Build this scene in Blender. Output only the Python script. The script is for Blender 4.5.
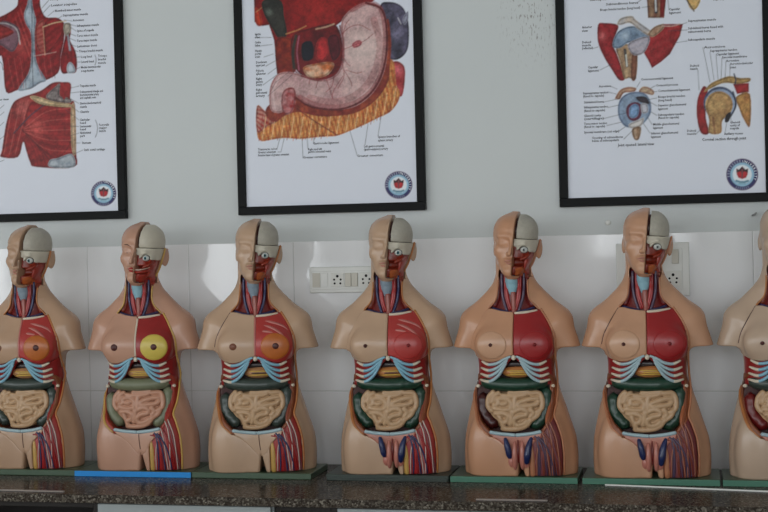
import bpy, math, random
import numpy as np
from mathutils import Vector, Matrix

random.seed(7)
np.random.seed(7)
for o in list(bpy.data.objects):
    bpy.data.objects.remove(o, do_unlink=True)
SC = bpy.context.scene
COL = SC.collection

# ------------------------------------------------------------------ camera
# world: x to the right along the tiled wall, y=0 is the wall face (camera at -y), z=0 is the counter top
CAM_F, CAM_YAW, CAM_PITCH, CAM_ROLL = 1380.6, 0.22339, -0.00768, -0.02313
CAM_POS = np.array([0.45428, -4.53464, 0.74])
def cam_axes():
    cy, sy = math.cos(CAM_YAW), math.sin(CAM_YAW)
    fwd = np.array([-sy*math.cos(CAM_PITCH), cy*math.cos(CAM_PITCH), math.sin(CAM_PITCH)])
    r0 = np.array([cy, sy, 0.0]); u0 = np.cross(r0, fwd)
    r = math.cos(CAM_ROLL)*r0 + math.sin(CAM_ROLL)*u0
    u = -math.sin(CAM_ROLL)*r0 + math.cos(CAM_ROLL)*u0
    return r, u, fwd
CR, CU, CF = cam_axes()
cam = bpy.data.cameras.new('camera')
cam.sensor_width = 36.0
cam.lens = CAM_F*36.0/768.0
cam.clip_end = 100
camo = bpy.data.objects.new('camera', cam)
COL.objects.link(camo)
camo.matrix_world = Matrix(((CR[0], CU[0], -CF[0], CAM_POS[0]), (CR[1], CU[1], -CF[1], CAM_POS[1]),
                            (CR[2], CU[2], -CF[2], CAM_POS[2]), (0, 0, 0, 1)))
SC.camera = camo

# ------------------------------------------------------------------ world, window daylight and fill, exposure
SC.view_settings.view_transform = 'Standard'
SC.view_settings.look = 'None'
SC.view_settings.gamma = 1.0
SC.view_settings.use_curve_mapping = False
SC.view_settings.exposure = -0.88
world = bpy.data.worlds.new('world')
SC.world = world
world.use_nodes = True
world.node_tree.nodes['Background'].inputs[0].default_value = (0.62, 0.72, 0.85, 1)
world.node_tree.nodes['Background'].inputs[1].default_value = 0.3
ROOM = dict(x0=-8.3, x1=3.6, y0=-7.5, z0=-0.82, z1=2.55)
# windows behind the photographer, high-silled and rightmost ones added for fill light: x0, x1, z0, z1
WINDOWS_AND_FILL = [(-7.9, -5.95, 0.08, 2.3), (-5.6, -4.4, 0.88, 2.3), (-4.05, -2.85, 0.08, 2.3), (-2.5, -1.0, 0.88, 2.3), (-0.50, 0.42, 0.58, 2.3), (1.15, 2.9, 0.08, 2.3)]
ADDED_SIDE_WINDOWS = [(-6.6, -4.6, 0.08, 2.3)]      # y0, y1, z0, z1 in the wall on the left, added for more light
WIN_RADIANCE = 11.0                                                     # one sky behind all of them
def window_light(w, h, loc, rot):
    L = bpy.data.lights.new('window_and_fill_light', 'AREA')
    L.shape = 'RECTANGLE'; L.size = w; L.size_y = h
    L.energy = WIN_RADIANCE*math.pi*w*h; L.color = (0.93, 0.97, 1.0)
    lo = bpy.data.objects.new('window_and_fill_light', L)
    COL.objects.link(lo); lo.location = loc; lo.rotation_euler = rot
for a, b, c, d in WINDOWS_AND_FILL:
    window_light(b-a, d-c, ((a+b)/2, ROOM['y0']-0.10, (c+d)/2), (math.radians(90), 0, 0))
for a, b, c, d in ADDED_SIDE_WINDOWS:
    window_light(b-a, d-c, (ROOM['x0']-0.10, (a+b)/2, (c+d)/2), (math.radians(90), 0, math.radians(-90)))

# ------------------------------------------------------------------ helpers
def srgb(r, g, b):
    def f(c):
        c /= 255.0
        return c/12.92 if c <= 0.04045 else ((c+0.055)/1.055)**2.4
    return (f(r), f(g), f(b))

def new_mat(name):
    m = bpy.data.materials.new(name); m.use_nodes = True
    return m, m.node_tree.nodes, m.node_tree.links, m.node_tree.nodes['Principled BSDF']

def mat(name, col, rough=0.4, spec=0.5, vary=0.0, scale=30.0, bump=0.0, coat=0.0, metal=0.0):
    m, N, L, P = new_mat(name)
    P.inputs['Roughness'].default_value = rough
    P.inputs['Specular IOR Level'].default_value = spec
    P.inputs['Metallic'].default_value = metal
    P.inputs['Coat Weight'].default_value = coat
    P.inputs['Coat Roughness'].default_value = 0.15
    tc = N.new('ShaderNodeTexCoord')
    nz = N.new('ShaderNodeTexNoise'); nz.inputs['Scale'].default_value = scale; nz.inputs['Detail'].default_value = 4
    L.new(tc.outputs['Object'], nz.inputs['Vector'])
    mx = N.new('ShaderNodeMix'); mx.data_type = 'RGBA'
    d = max(0.0, 1-vary); u = 1+vary
    mx.inputs[6].default_value = (col[0]*d, col[1]*d, col[2]*d, 1)
    mx.inputs[7].default_value = (min(1, col[0]*u), min(1, col[1]*u), min(1, col[2]*u), 1)
    L.new(nz.outputs['Fac'], mx.inputs[0])
    L.new(mx.outputs[2], P.inputs['Base Color'])
    if bump:
        bp = N.new('ShaderNodeBump'); bp.inputs['Strength'].default_value = bump; bp.inputs['Distance'].default_value = 0.002
        L.new(nz.outputs['Fac'], bp.inputs['Height']); L.new(bp.outputs['Normal'], P.inputs['Normal'])
    return m

def mesh_from(name, verts, faces, smooth=True):
    me = bpy.data.meshes.new(name)
    verts = np.asarray(verts, dtype=np.float32)
    if isinstance(faces, np.ndarray):
        n, k = faces.shape
        me.vertices.add(len(verts)); me.vertices.foreach_set('co', verts.ravel())
        me.loops.add(n*k); me.loops.foreach_set('vertex_index', faces.ravel().astype(np.int32))
        me.polygons.add(n)
        me.polygons.foreach_set('loop_start', np.arange(0, n*k, k, dtype=np.int32))
        me.update(calc_edges=True)
        me.validate()
    else:
        me.from_pydata([tuple(map(float, v)) for v in verts], [], faces)
        me.update()
    if smooth:
        me.polygons.foreach_set('use_smooth', [True]*len(me.polygons))
    return me

def add(name, me, m=None, parent=None, loc=None, rz=None):
    o = bpy.data.objects.new(name, me)
    COL.objects.link(o)
    if m is not None and me is not None:
        if len(me.materials) == 0:
            me.materials.append(m)
        if me.materials[0] is not m:
            o.material_slots[0].link = 'OBJECT'
            o.material_slots[0].material = m
    if parent is not None: o.parent = parent
    if loc is not None: o.location = loc
    if rz is not None: o.rotation_euler = (0, 0, rz)
    return o

def tag(o, label=None, cat=None, group=None, kind=None):
    if label: o['label'] = label
    if cat: o['category'] = cat
    if group: o['group'] = group
    if kind: o['kind'] = kind
    return o

def box_data(x0, x1, y0, y1, z0, z1, bev=0.0):
    """box with chamfered edges on all sides"""
    import bmesh
    bm = bmesh.new()
    bmesh.ops.create_cube(bm, size=1.0)
    for v in bm.verts:
        v.co = Vector(((x0+x1)/2+v.co.x*(x1-x0), (y0+y1)/2+v.co.y*(y1-y0), (z0+z1)/2+v.co.z*(z1-z0)))
    if bev > 0:
        bmesh.ops.bevel(bm, geom=list(bm.edges), offset=bev, segments=2, profile=0.5, affect='EDGES')
    return bm
def box_mesh(name, x0, x1, y0, y1, z0, z1, bev=0.0):
    bm = box_data(x0, x1, y0, y1, z0, z1, bev)
    me = bpy.data.meshes.new(name); bm.to_mesh(me); bm.free()
    return me

def catmull(pts, n=8, closed=False):
    P = [np.array(p, float) for p in pts]
    out = []
    m = len(P)
    rng = m if closed else m-1
    for i in range(rng):
        p1, p2 = P[i], P[(i+1) % m]
        p0 = P[(i-1) % m] if closed or i > 0 else 2*p1-p2
        p3 = P[(i+2) % m] if closed or i+2 < m else 2*p2-p1
        for k in range(n):
            t = k/n
            out.append(0.5*((2*p1)+(-p0+p2)*t+(2*p0-5*p1+4*p2-p3)*t*t+(-p0+3*p1-3*p2+p3)*t**3))
    if not closed: out.append(P[-1])
    return np.array(out)

def tube(name, path, rad, sides=8, caps=True):
    """tube mesh along a path, rad may be a number or one radius per point"""
    P = np.asarray(path, float); n = len(P)
    R = np.full(n, rad, float) if np.isscalar(rad) else np.interp(np.linspace(0, 1, n), np.linspace(0, 1, len(rad)), rad)
    T = np.gradient(P, axis=0); T /= np.linalg.norm(T, axis=1)[:, None]+1e-12
    ref = np.array([0, 1.0, 0]) if abs(T[0][1]) < 0.9 else np.array([1.0, 0, 0])
    V = []
    for i in range(n):
        b = np.cross(T[i], ref); b /= np.linalg.norm(b)+1e-12
        c = np.cross(b, T[i]); ref = c
        for k in range(sides):
            a = 2*math.pi*k/sides
            V.append(P[i]+R[i]*(math.cos(a)*b+math.sin(a)*c))
    F = []
    for i in range(n-1):
        for k in range(sides):
            k2 = (k+1) % sides
            F.append((i*sides+k, i*sides+k2, (i+1)*sides+k2, (i+1)*sides+k))
    if caps:
        V.append(P[0]-T[0]*R[0]*0.7); V.append(P[-1]+T[-1]*R[-1]*0.7)
        a, b = len(V)-2, len(V)-1
        for k in range(sides):
            k2 = (k+1) % sides
            F.append((a, k2, k)); F.append((b, (n-1)*sides+k, (n-1)*sides+k2))
    return mesh_from(name, V, F)

def ellipsoid(name, c, r, seg=14, rings=9):
    V = [(c[0], c[1], c[2]+r[2])]
    for i in range(1, rings):
        t = math.pi*i/rings
        for k in range(seg):
            a = 2*math.pi*k/seg
            V.append((c[0]+r[0]*math.sin(t)*math.cos(a), c[1]+r[1]*math.sin(t)*math.sin(a), c[2]+r[2]*math.cos(t)))
    V.append((c[0], c[1], c[2]-r[2]))
    F = []
    for k in range(seg):
        F.append((0, 1+k, 1+(k+1) % seg))
        F.append((len(V)-1, 1+(rings-2)*seg+(k+1) % seg, 1+(rings-2)*seg+k))
    for i in range(rings-2):
        for k in range(seg):
            F.append((1+i*seg+k, 1+(i+1)*seg+k, 1+(i+1)*seg+(k+1) % seg, 1+i*seg+(k+1) % seg))
    return mesh_from(name, V, F)

# ---------------------------------------------------------------- implicit surfaces
def surface_nets(F, org, h, relax=1):
    F = np.ascontiguousarray(F, dtype=np.float32)
    S = F < 0
    nx, ny, nz = F.shape
    c = np.zeros((nx-1, ny-1, nz-1), np.int8)
    for dx in (0, 1):
        for dy in (0, 1):
            for dz in (0, 1):
                c += S[dx:nx-1+dx, dy:ny-1+dy, dz:nz-1+dz]
    act = (c > 0) & (c < 8)
    I, J, K = np.nonzero(act)
    idx = np.full(act.shape, -1, np.int32); idx[I, J, K] = np.arange(len(I))
    pos = np.zeros((len(I), 3), np.float32); cnt = np.zeros(len(I), np.float32)
    corners = [(a, b, d) for a in (0, 1) for b in (0, 1) for d in (0, 1)]
    for ca in corners:
        for ax in range(3):
            if ca[ax] == 0:
                cb = list(ca); cb[ax] = 1
                f0 = F[I+ca[0], J+ca[1], K+ca[2]]; f1 = F[I+cb[0], J+cb[1], K+cb[2]]
                m = (f0 < 0) != (f1 < 0)
                t = np.where(m, f0/(f0-f1+1e-20), 0)
                for q in range(3):
                    base = ca[q] + (t if q == ax else 0)
                    pos[:, q] += np.where(m, base, 0)
                cnt += m
    pos /= cnt[:, None]
    pos += np.stack([I, J, K], 1)
    quads = []
    for ax in range(3):
        A = [slice(None)]*3; B = [slice(None)]*3
        sl0 = [slice(1, -1)]*3; sl1 = [slice(1, -1)]*3
        sl0[ax] = slice(0, -1); sl1[ax] = slice(1, None)
        s0 = S[tuple(sl0)]; s1 = S[tuple(sl1)]
        E = np.argwhere(s0 != s1)
        if len(E) == 0: continue
        flip = s1[E[:, 0], E[:, 1], E[:, 2]]
        g = E.copy()
        o1, o2 = [(1, 2), (2, 0), (0, 1)][ax]
        g[:, o1] += 1; g[:, o2] += 1
        def cell(d1, d2):
            q = g.copy(); q[:, o1] += d1; q[:, o2] += d2
            return idx[q[:, 0], q[:, 1], q[:, 2]]
        a, b, cc, d = cell(-1, -1), cell(0, -1), cell(0, 0), cell(-1, 0)
        Q = np.stack([a, b, cc, d], 1)
        Q[flip] = Q[flip][:, ::-1]
        quads.append(Q)
    quads = np.concatenate(quads)
    quads = quads[(quads >= 0).all(1)]
    for _ in range(relax):
        acc = np.zeros_like(pos); n = np.zeros(len(pos), np.float32)
        for k in range(4):
            u, v = quads[:, k], quads[:, (k+1) % 4]
            np.add.at(acc, u, pos[v]); np.add.at(n, u, 1)
            np.add.at(acc, v, pos[u]); np.add.at(n, v, 1)
        pos = pos*0.5 + 0.5*acc/np.maximum(n, 1)[:, None]
    return pos*h+np.array(org, np.float32), quads

class Grid:
    def __init__(s, lo, hi, h):
        s.lo, s.h = lo, h
        n = [int(math.ceil((hi[i]-lo[i])/h))+1 for i in range(3)]
        ax = [np.float32(lo[i])+np.arange(n[i], dtype=np.float32)*np.float32(h) for i in range(3)]
        s.ax = ax
        s.X = ax[0][:, None, None]; s.Y = ax[1][None, :, None]; s.Z = ax[2][None, None, :]
        s.shape = tuple(n)
    def full(s, F):
        return np.broadcast_to(F, s.shape)
    def mesh(s, name, F, relax=1):
        v, q = surface_nets(s.full(F), s.lo, s.h, relax)
        return mesh_from(name, v, q)

def smin(a, b, k):
    h = np.clip(0.5+0.5*(b-a)/k, 0, 1)
    return b*(1-h)+a*h-k*h*(1-h)
def smax(a, b, k): return -smin(-a, -b, k)
def mx(*a):
    r = a[0]
    for q in a[1:]: r = np.maximum(r, q)
    return r
def ell(X, Y, Z, c, r):
    k = np.sqrt(((X-c[0])/r[0])**2+((Y-c[1])/r[1])**2+((Z-c[2])/r[2])**2)
    return (k-1)*min(r)
def cone(X, Y, Z, a, b, ra, rb):
    a = np.array(a, np.float32); b = np.array(b, np.float32); d = b-a; L2 = float(d@d)
    t = np.clip(((X-a[0])*d[0]+(Y-a[1])*d[1]+(Z-a[2])*d[2])/L2, 0, 1)
    return np.sqrt((X-a[0]-t*d[0])**2+(Y-a[1]-t*d[1])**2+(Z-a[2]-t*d[2])**2)-(ra+(rb-ra)*t)
def table(rows, smooth=0.012):
    R = np.array(rows, float)
    zz = np.linspace(R[0, 0], R[-1, 0], 400)
    w = max(1, int(smooth/(zz[1]-zz[0])))
    out = [zz]
    for c in range(1, R.shape[1]):
        v = np.interp(zz, R[:, 0], R[:, c])
        for _ in range(2):
            vp = np.pad(v, w, mode='edge'); v = np.convolve(vp, np.ones(2*w+1)/(2*w+1), 'same')[w:-w]
        out.append(v)
    return out
def loft(X, Y, Z, T, n=2.2, cap_lo=True, cap_hi=True):
    zz, a, cx, yf, yb = T
    f = lambda v: np.interp(Z, zz, v).astype(np.float32)
    A, C, Yf, Yb = f(a), f(cx), f(yf), f(yb)
    cy = (Yf+Yb)/2; B = (Yb-Yf)/2
    k = (np.abs((X-C)/A)**n+np.abs((Y-cy)/B)**n)**(1.0/n)
    d = (k-1)*np.minimum(A, B)
    if cap_lo: d = np.maximum(d, zz[0]-Z)
    if cap_hi: d = np.maximum(d, Z-zz[-1])
    return d
def poly_sd(pts, X, Z):
    """signed distance to a closed polygon in the x,z plane, negative inside; returns shape (nx,1,nz)"""
    P = np.asarray(pts, np.float32)
    x = X.reshape(-1, 1); z = Z.reshape(1, -1)
    d = np.full((x.shape[0], z.shape[1]), 1e9, np.float32); ins = np.zeros(d.shape, bool)
    n = len(P)
    for i in range(n):
        a, b = P[i], P[(i+1) % n]
        e = b-a; L = float(e@e)+1e-12
        t = np.clip(((x-a[0])*e[0]+(z-a[1])*e[1])/L, 0, 1)
        d = np.minimum(d, (x-a[0]-t*e[0])**2+(z-a[1]-t*e[1])**2)
        cond = ((a[1] > z) != (b[1] > z))
        if abs(e[1]) > 1e-9:
            ins ^= cond & (x < (e[0]*(z-a[1])/e[1]+a[0]))
    d = np.sqrt(d); d[ins] *= -1
    return d[:, None, :]

# ================================================================= the anatomical torso, built once
# local frame: x to the viewer's right, -y is the front, z=0 is the underside standing on its board
HEAD_P = np.array([-0.001, 0.0, 0.613]); HEAD_YAW = math.radians(-3); HEAD_ROLL = math.radians(4.5)
_cz, _sz = math.cos(HEAD_YAW), math.sin(HEAD_YAW); _cr, _sr = math.cos(HEAD_ROLL), math.sin(HEAD_ROLL)
HEAD_R = np.array([[_cz, -_sz, 0], [_sz, _cz, 0], [0, 0, 1]]) @ np.array([[_cr, 0, _sr], [0, 1, 0], [-_sr, 0, _cr]])
HEAD_S = 1.025
def head_pt(x, y, z): return HEAD_R @ np.array([x, y, z*HEAD_S]) + HEAD_P

TRUNK = table([(-0.02, .168, .006, -.094, .080), (0, .174, .008, -.095, .082), (.05, .176, .008, -.097, .09), (.10, .172, .007, -.096, .095),
               (.15, .159, .004, -.090, .09), (.20, .146, .002, -.083, .08), (.25, .131, .001, -.080, .072), (.29, .122, 0, -.083, .068),
               (.33, .121, 0, -.088, .072), (.37, .126, 0, -.092, .078), (.41, .132, 0, -.092, .08), (.45, .134, 0, -.084, .08),
               (.48, .128, 0, -.070, .076), (.505, .108, 0, -.055, .07), (.53, .078, 0, -.045, .062), (.56, .05, 0, -.04, .05)])
HEADT = table([(-.006, .010, 0, -.066, -.046), (.0, .022, 0, -.076, -.03), (.012, .034, 0, -.083, .0), (.03, .046, 0, -.085, .03), (.05, .056, 0, -.083, .052),
               (.075, .063, 0, -.080, .075), (.10, .070, 0, -.080, .088), (.12, .0735, 0, -.085, .094), (.145, .074, 0, -.085, .095),
               (.165, .068, 0, -.075, .088), (.18, .057, 0, -.058, .075), (.190, .042, 0, -.040, .056), (.197, .026, 0, -.02, .036), (.2005, .008, 0, 0, .016)], smooth=0.006)

def head_coords(X, Y, Z):
    a, b, c = X-HEAD_P[0], Y-HEAD_P[1], Z-HEAD_P[2]
    R = HEAD_R.astype(np.float32)
    return (R[0, 0]*a+R[1, 0]*b+R[2, 0]*c, R[0, 1]*a+R[1, 1]*b+R[2, 1]*c, (R[0, 2]*a+R[1, 2]*b+R[2, 2]*c)/HEAD_S)

def head_field(h):
    hx, hy, hz = h
    d = loft(hx, hy, hz, HEADT, n=2.15)
    ax = np.abs(hx)
    # brow, cheek bones, sockets, lids
    d = smin(d, cone(ax, hy, hz, (.010, -.082, .121), (.044, -.070, .123), .007, .005), .012)
    d = smin(d, ell(ax, hy, hz, (.040, -.056, .078), (.017, .013, .014)), .02)
    d = smax(d, -ell(ax, hy, hz, (.029, -.0980, .104), (.021, .019, .013)), .013)
    d = smin(d, ell(ax, hy, hz, (.028, -.0690, .102), (.015, .0105, .009)), .012)
    # nose
    d = smin(d, cone(hx, hy, hz, (0, -.082, .112), (0, -.1025, .074), .0055, .0095), .010)
    d = smin(d, ell(ax, hy, hz, (.010, -.091, .070), (.0075, .010, .0075)), .006)
    # mouth and chin
    d = smin(d, ell(hx, hy, hz, (0, -.080, .018), (.020, .013, .015)), .014)
    d = smin(d, ell(hx, hy, hz, (0, -.0835, .051), (.021, .008, .0055)), .006)
    d = smin(d, ell(hx, hy, hz, (0, -.0825, .0415), (.017, .0085, .0055)), .006)
    d = smax(d, -ell(hx, hy, hz, (0, -.0955, .0462), (.023, .008, .0016)), .003)
    # ears
    e = ell(ax-0.25*(hy-.015), hy, hz-0.15*(hy-.015), (.0670, .022, .086), (.0075, .016, .028))
    e = smax(e, -ell(ax-0.25*(hy-.015), hy, hz, (.0770, .017, .088), (.006, .009, .017)), .004)
    return smin(d, e, .008)

def body_field(X, Y, Z, H):
    ax = np.abs(X)
    d = loft(X, Y, Z, TRUNK, n=2.25)
    # breasts
    d = smin(d, ell(ax, Y, Z, (.063, -.076, .397), (.054, .027, .050)), .022)
    # shoulders and cut arm stubs
    arm = cone(ax, Y, Z, (.122, .004, .462), (.172, .0, .34), .052, .037)
    arm = smax(arm, (0.3835+0.02*(ax-.16))-Z, .004)
    d = smin(d, arm, .022)
    d = smin(d, cone(ax, Y, Z, (.034, .012, .585), (.128, .008, .480), .028, .036), .03)
    # neck
    nk = np.sqrt(((X+.004)/.055)**2+((Y-(.006-.06*(Z-.55)))/.053)**2)
    nk = (nk-1)*.05
    nk = mx(nk, .47-Z, Z-.69)
    d = smin(d, nk, .03)
    # the gap between the two thighs
    wedge = np.abs(X-.018+.10*Z)-(.001+np.clip(.052-Z, 0, 1)*0.20)
    d = smax(d, -mx(wedge, Y-.02, Z-.052), .010)
    # pelvis crease lines towards the groin
    d = smin(d, ell(ax, Y, Z, (.088, -.070, .07), (.058, .034, .11)), .02)
    d = mx(d, -Z)
    if H is not None:
        d = smin(d, head_field(H), .012)
    return d

# outlines of the openings, drawn in the front view (x, z)
P_NECK = catmull([(-.040, .640), (-.047, .590), (-.056, .545), (-.079, .517), (-.04, .505), (0, .500), (.036, .504), (.070, .516), (.046, .545), (.041, .585), (.043, .640)], 5, True)
P_CHEST_L = np.vstack([[(0, .363)], [(0, .503)], catmull([(-.035, .507), (-.083, .513), (-.105, .475), (-.126, .43), (-.136, .39), (-.134, .368), (-.105, .348), (-.07, .342), (-.04, .349), (-.015, .361)], 5)])
P_CHEST_R = np.vstack([[(0, .363)], [(0, .503)], catmull([(.033, .505), (.075, .511), (.099, .475), (.115, .43), (.119, .39), (.117, .363), (.098, .348), (.07, .342), (.04, .349), (.015, .361)], 5)])
ARCH = catmull([(0, .352), (-.017, .338), (-.042, .298), (-.070, .276), (-.118, .262)], 5)
P_RIB_L = np.vstack([[(0, .362)], catmull([(-.015, .361), (-.04, .349), (-.07, .342), (-.105, .348), (-.134, .368)], 4), [(-.14, .30), (-.136, .256)], ARCH[::-1]])
P_RIB_R = np.vstack([[(0, .362)], catmull([(.015, .361), (.04, .349), (.07, .342), (.098, .348), (.117, .363)], 4), [(.117, .30), (.116, .256)], ARCH[::-1]*np.array([-1, 1])])
P_CAV = np.vstack([catmull([(-.072, .121), (-.04, .113), (0, .109), (.04, .113), (.076, .124)], 4),
                   catmull([(.094, .15), (.104, .19), (.108, .24), (.108, .275)], 4), [(.06, .345), (-.06, .345)],
                   catmull([(-.121, .275), (-.122, .24), (-.116, .19), (-.100, .152)], 4)])
P_RIM = np.vstack([catmull([(-.078, .110), (-.04, .104), (0, .10), (.04, .104), (.080, .110)], 4),
                   catmull([(.104, .145), (.116, .19), (.119, .24), (.119, .285)], 4), [(.06, .36), (-.06, .36)],
                   catmull([(-.134, .285), (-.136, .24), (-.130, .19), (-.112, .143)], 4)])
P_FLANK = catmull([(.105, .37), (.117, .36), (.121, .30), (.124, .25), (.121, .205), (.116, .165), (.096, .14), (.09, .165), (.100, .21), (.104, .26), (.104, .31)], 5, True)
P_THIGH = np.vstack([catmull([(.036, .098), (.040, .06), (.042, -.02)], 4), catmull([(.140, -.02), (.142, .05), (.138, .10), (.126, .145), (.114, .172)], 4), catmull([(.095, .150), (.078, .118), (.055, .108)], 4)])
P_PUBIC = np.vstack([catmull([(-.078, .124), (-.04, .115), (0, .111), (.04, .115), (.082, .126)], 4), catmull([(.078, .108), (.048, .085), (.034, .060), (.012, .044), (-.008, .058), (-.035, .085), (-.066, .106)], 4)])

MESH = {}          # name -> mesh of every part
def build_torso():
    g = Grid((-.228, -.125, -.006), (.228, .115, .610), .003)
    X, Y, Z = g.X, g.Y, g.Z
    F = body_field(X, Y, Z, head_coords(X, Y, Z)).astype(np.float32)
    # front depth map for laying ribs, rims and vessels on the surface
    S = F < 0
    first = S.argmax(1); anyh = S.any(1)
    ii, kk = np.meshgrid(np.arange(g.shape[0]), np.arange(g.shape[2]), indexing='ij')
    fm = np.clip(first, 1, None)
    f1 = F[ii, fm, kk]; f0 = F[ii, fm-1, kk]
    ymap = g.ax[1][fm-1]+(f0/(f0-f1+1e-9))*g.h
    ymap = np.where(anyh, ymap, 0.0)
    def yfront(x, z):
        i = np.clip((np.asarray(x)-g.lo[0])/g.h, 0, g.shape[0]-1.001); k = np.clip((np.asarray(z)-g.lo[2])/g.h, 0, g.shape[2]-1.001)
        i0 = i.astype(int); k0 = k.astype(int); a = i-i0; b = k-k0
        return (ymap[i0, k0]*(1-a)*(1-b)+ymap[i0+1, k0]*a*(1-b)+ymap[i0, k0+1]*(1-a)*b+ymap[i0+1, k0+1]*a*b)
    def on_front(pts, lift=0.0, n=5, closed=False):
        C = catmull(pts, n, closed)
        y = np.minimum(yfront(C[:, 0], C[:, 1]), 0.012)
        return np.stack([C[:, 0], y-lift, C[:, 1]], 1)
    MESH['_on_front'] = on_front
    MESH['_yfront'] = yfront
    r = {k: poly_sd(p, X, Z) for k, p in dict(neck=P_NECK, cl=P_CHEST_L, cr=P_CHEST_R, rl=P_RIB_L, rr=P_RIB_R, cav=P_CAV, rim=P_RIM, flank=P_FLANK, thigh=P_THIGH, pub=P_PUBIC).items()}
    # skin shell with all openings carved out
    chest = np.minimum(r['cl'], r['cr'])
    carve = mx(np.minimum(r['cl']+.0025, r['cr']-.0006), -(F+.022), Y-.012)
    for k, yb in (('rl', .012), ('rr', .012), ('flank', .02), ('thigh', .0), ('pub', .0)):
        carve = np.minimum(carve, mx(r[k]+(.003 if k == 'pub' else 0), -(F+.026), Y-yb))
    carve = np.minimum(carve, mx(r['neck'], -(F+.024), Y-.02))
    carve = np.minimum(carve, mx(r['rim'], Y-.0))
    skin = mx(F, -carve, Z-.606)
    MESH['torso_skin'] = g.mesh('torso_skin', skin)
    # crop helper: rebuild on a sub-block of the same grid
    def sub(name, E, x0, x1, z0, z1, relax=1):
        i0, i1 = np.searchsorted(g.ax[0], [x0, x1]); k0, k1 = np.searchsorted(g.ax[2], [z0, z1])
        E = g.full(E)[i0:i1, :, k0:k1]
        v, q = surface_nets(E, (g.ax[0][i0], g.lo[1], g.ax[2][k0]), g.h, relax)
        MESH[name] = mesh_from(name, v, q)
    shell = -(F+.020)
    sub('chest_skin', mx(F-.0010, np.maximum(r['cl']-.001, X+.0006), shell, Y-.010), -.17, .02, .31, .54)
    sub('chest_muscle', mx(F-.0005, np.maximum(r['cr']-.0006, -X), shell, Y-.010), -.02, .16, .31, .54)
    sub('rib_muscle_right', mx(F+.003, r['rl']+.0005, shell-.004, Y-.010), -.17, .02, .23, .39)
    sub('rib_muscle_left', mx(F+.003, r['rr']+.0005, shell-.004, Y-.010), -.02, .16, .23, .39)
    sub('flank_muscle', mx(F+.003, r['flank']+.0005, shell-.004, Y-.018), .06, .16, .11, .40)
    sub('thigh_muscle', mx(F+.004, r['thigh']+.0005, shell-.004, Y+.002), .01, .17, -.006, .2)
    disc = lambda cx: np.sqrt((X-cx)**2+(Z-.397)**2)-.046
    sub('breast_gland', mx(F-.0022, disc(.064), shell+.012, Y-.0), .0, .13, .33, .46)
    sub('breast_disc', mx(F-.0030, disc(-.066), shell+.012, Y-.0), -.13, .0, .33, .46)
    sub('pubic_plate', mx(F-.0005, r['pub']-.001, shell-.004, Y+.002), -.10, .11, .03, .15)
    sub('abdominal_wall', mx(F+.0012, r['rim']+.0005, -r['cav'], Y+.0, np.minimum(Z-.30, 1.0)), -.16, .15, .08, .33)
    sub('cavity_lining', mx(F+.003, r['rim']+.0008, -.032-Y+.0*X, Y+.001), -.16, .15, .08, .38)
    sub('neck_muscle', mx(F+.012, r['neck']+.0005, -(F+.030), Y-.02, Z-.606), -.10, .10, .47, .606)

    # ---------------- head on a finer grid
    q = Grid((-.115, -.125, .590), (.125, .125, .835), .0022)
    X, Y, Z = q.X, q.Y, q.Z
    hx, hy, hz = head_coords(X, Y, Z)
    NB = body_field(X, Y, Z, None).astype(np.float32)
    HD = head_field((hx, hy, hz)).astype(np.float32)
    B = smin(NB, HD, .008)
    front = hy-.006                                        # the cut in front of the ear
    left = -hx                                             # negative on the dissected side
    zc = .117
    cutreg = mx(left+.002, np.minimum(front, zc-hz), .004-hz)   # dissected half of the face, whole half above the cap line
    necksd = poly_sd(P_NECK, X, Z)
    neck_open = mx(NB, -mx(necksd, -(NB+.024), Y-.02))
    skin = smin(neck_open, HD, .004)
    MESH['head_skin'] = q.mesh('head_skin', mx(skin, -cutreg, .596-Z))
    MESH['neck_muscle_top'] = q.mesh('neck_muscle_top', mx(NB+.011, necksd+.0005, -(NB+.032), Y-.02, .596-Z, Z-.66))
    core = mx(B+.020, left-.0, np.minimum(front, zc-hz)-.01, .0-hz)
    MESH['head_core'] = q.mesh('head_core', core)
    MESH['skull_cap'] = q.mesh('skull_cap', mx(B+.0080+.05*np.clip(hx-.03, 0, 1), .0095-hx, zc+.0006-hz))
    # face bone with the curved lower border round the orbit
    low = .078+.030*np.clip(1-np.abs(hx-.030)/.030, 0, 1)**0.8*0+np.where(hx < .012, .010-.6*hx*0, 0)+.008*np.clip((.014-hx)/.014, 0, 1)
    low = low+.016*np.exp(-((hx-.030)/.014)**2)
    bone = mx(B+.0040, .0025-hx, front+.001, low-hz, hz-zc+.0006)
    bone = smax(bone, -ell(hx, hy, hz, (.0345, -.082, .086), (.0155, .024, .0125)), .003)
    MESH['face_bone'] = q.mesh('face_bone', bone)
    cheek = mx(B+.0125-.18*np.clip(hx-.025, 0, .05), .002-hx, front+.001, hz-(low+.006), -.004-hz)
    MESH['cheek_muscle'] = q.mesh('cheek_muscle', cheek)
    jaw = mx(B+.007, .012-hx, hy+.020, hz-(.020+.012*np.sin(hx*60)), .004-hz)
    MESH['jaw_muscle'] = q.mesh('jaw_muscle', jaw)
    mass = mx(B+.0055, .034-hx, front+.0015, hz-.072, .010-hz, -(hy+.05))
    MESH['jaw_joint_muscle'] = q.mesh('jaw_joint_muscle', mass)
build_torso()
on_front = MESH.pop('_on_front'); yfront = MESH.pop('_yfront')

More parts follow.
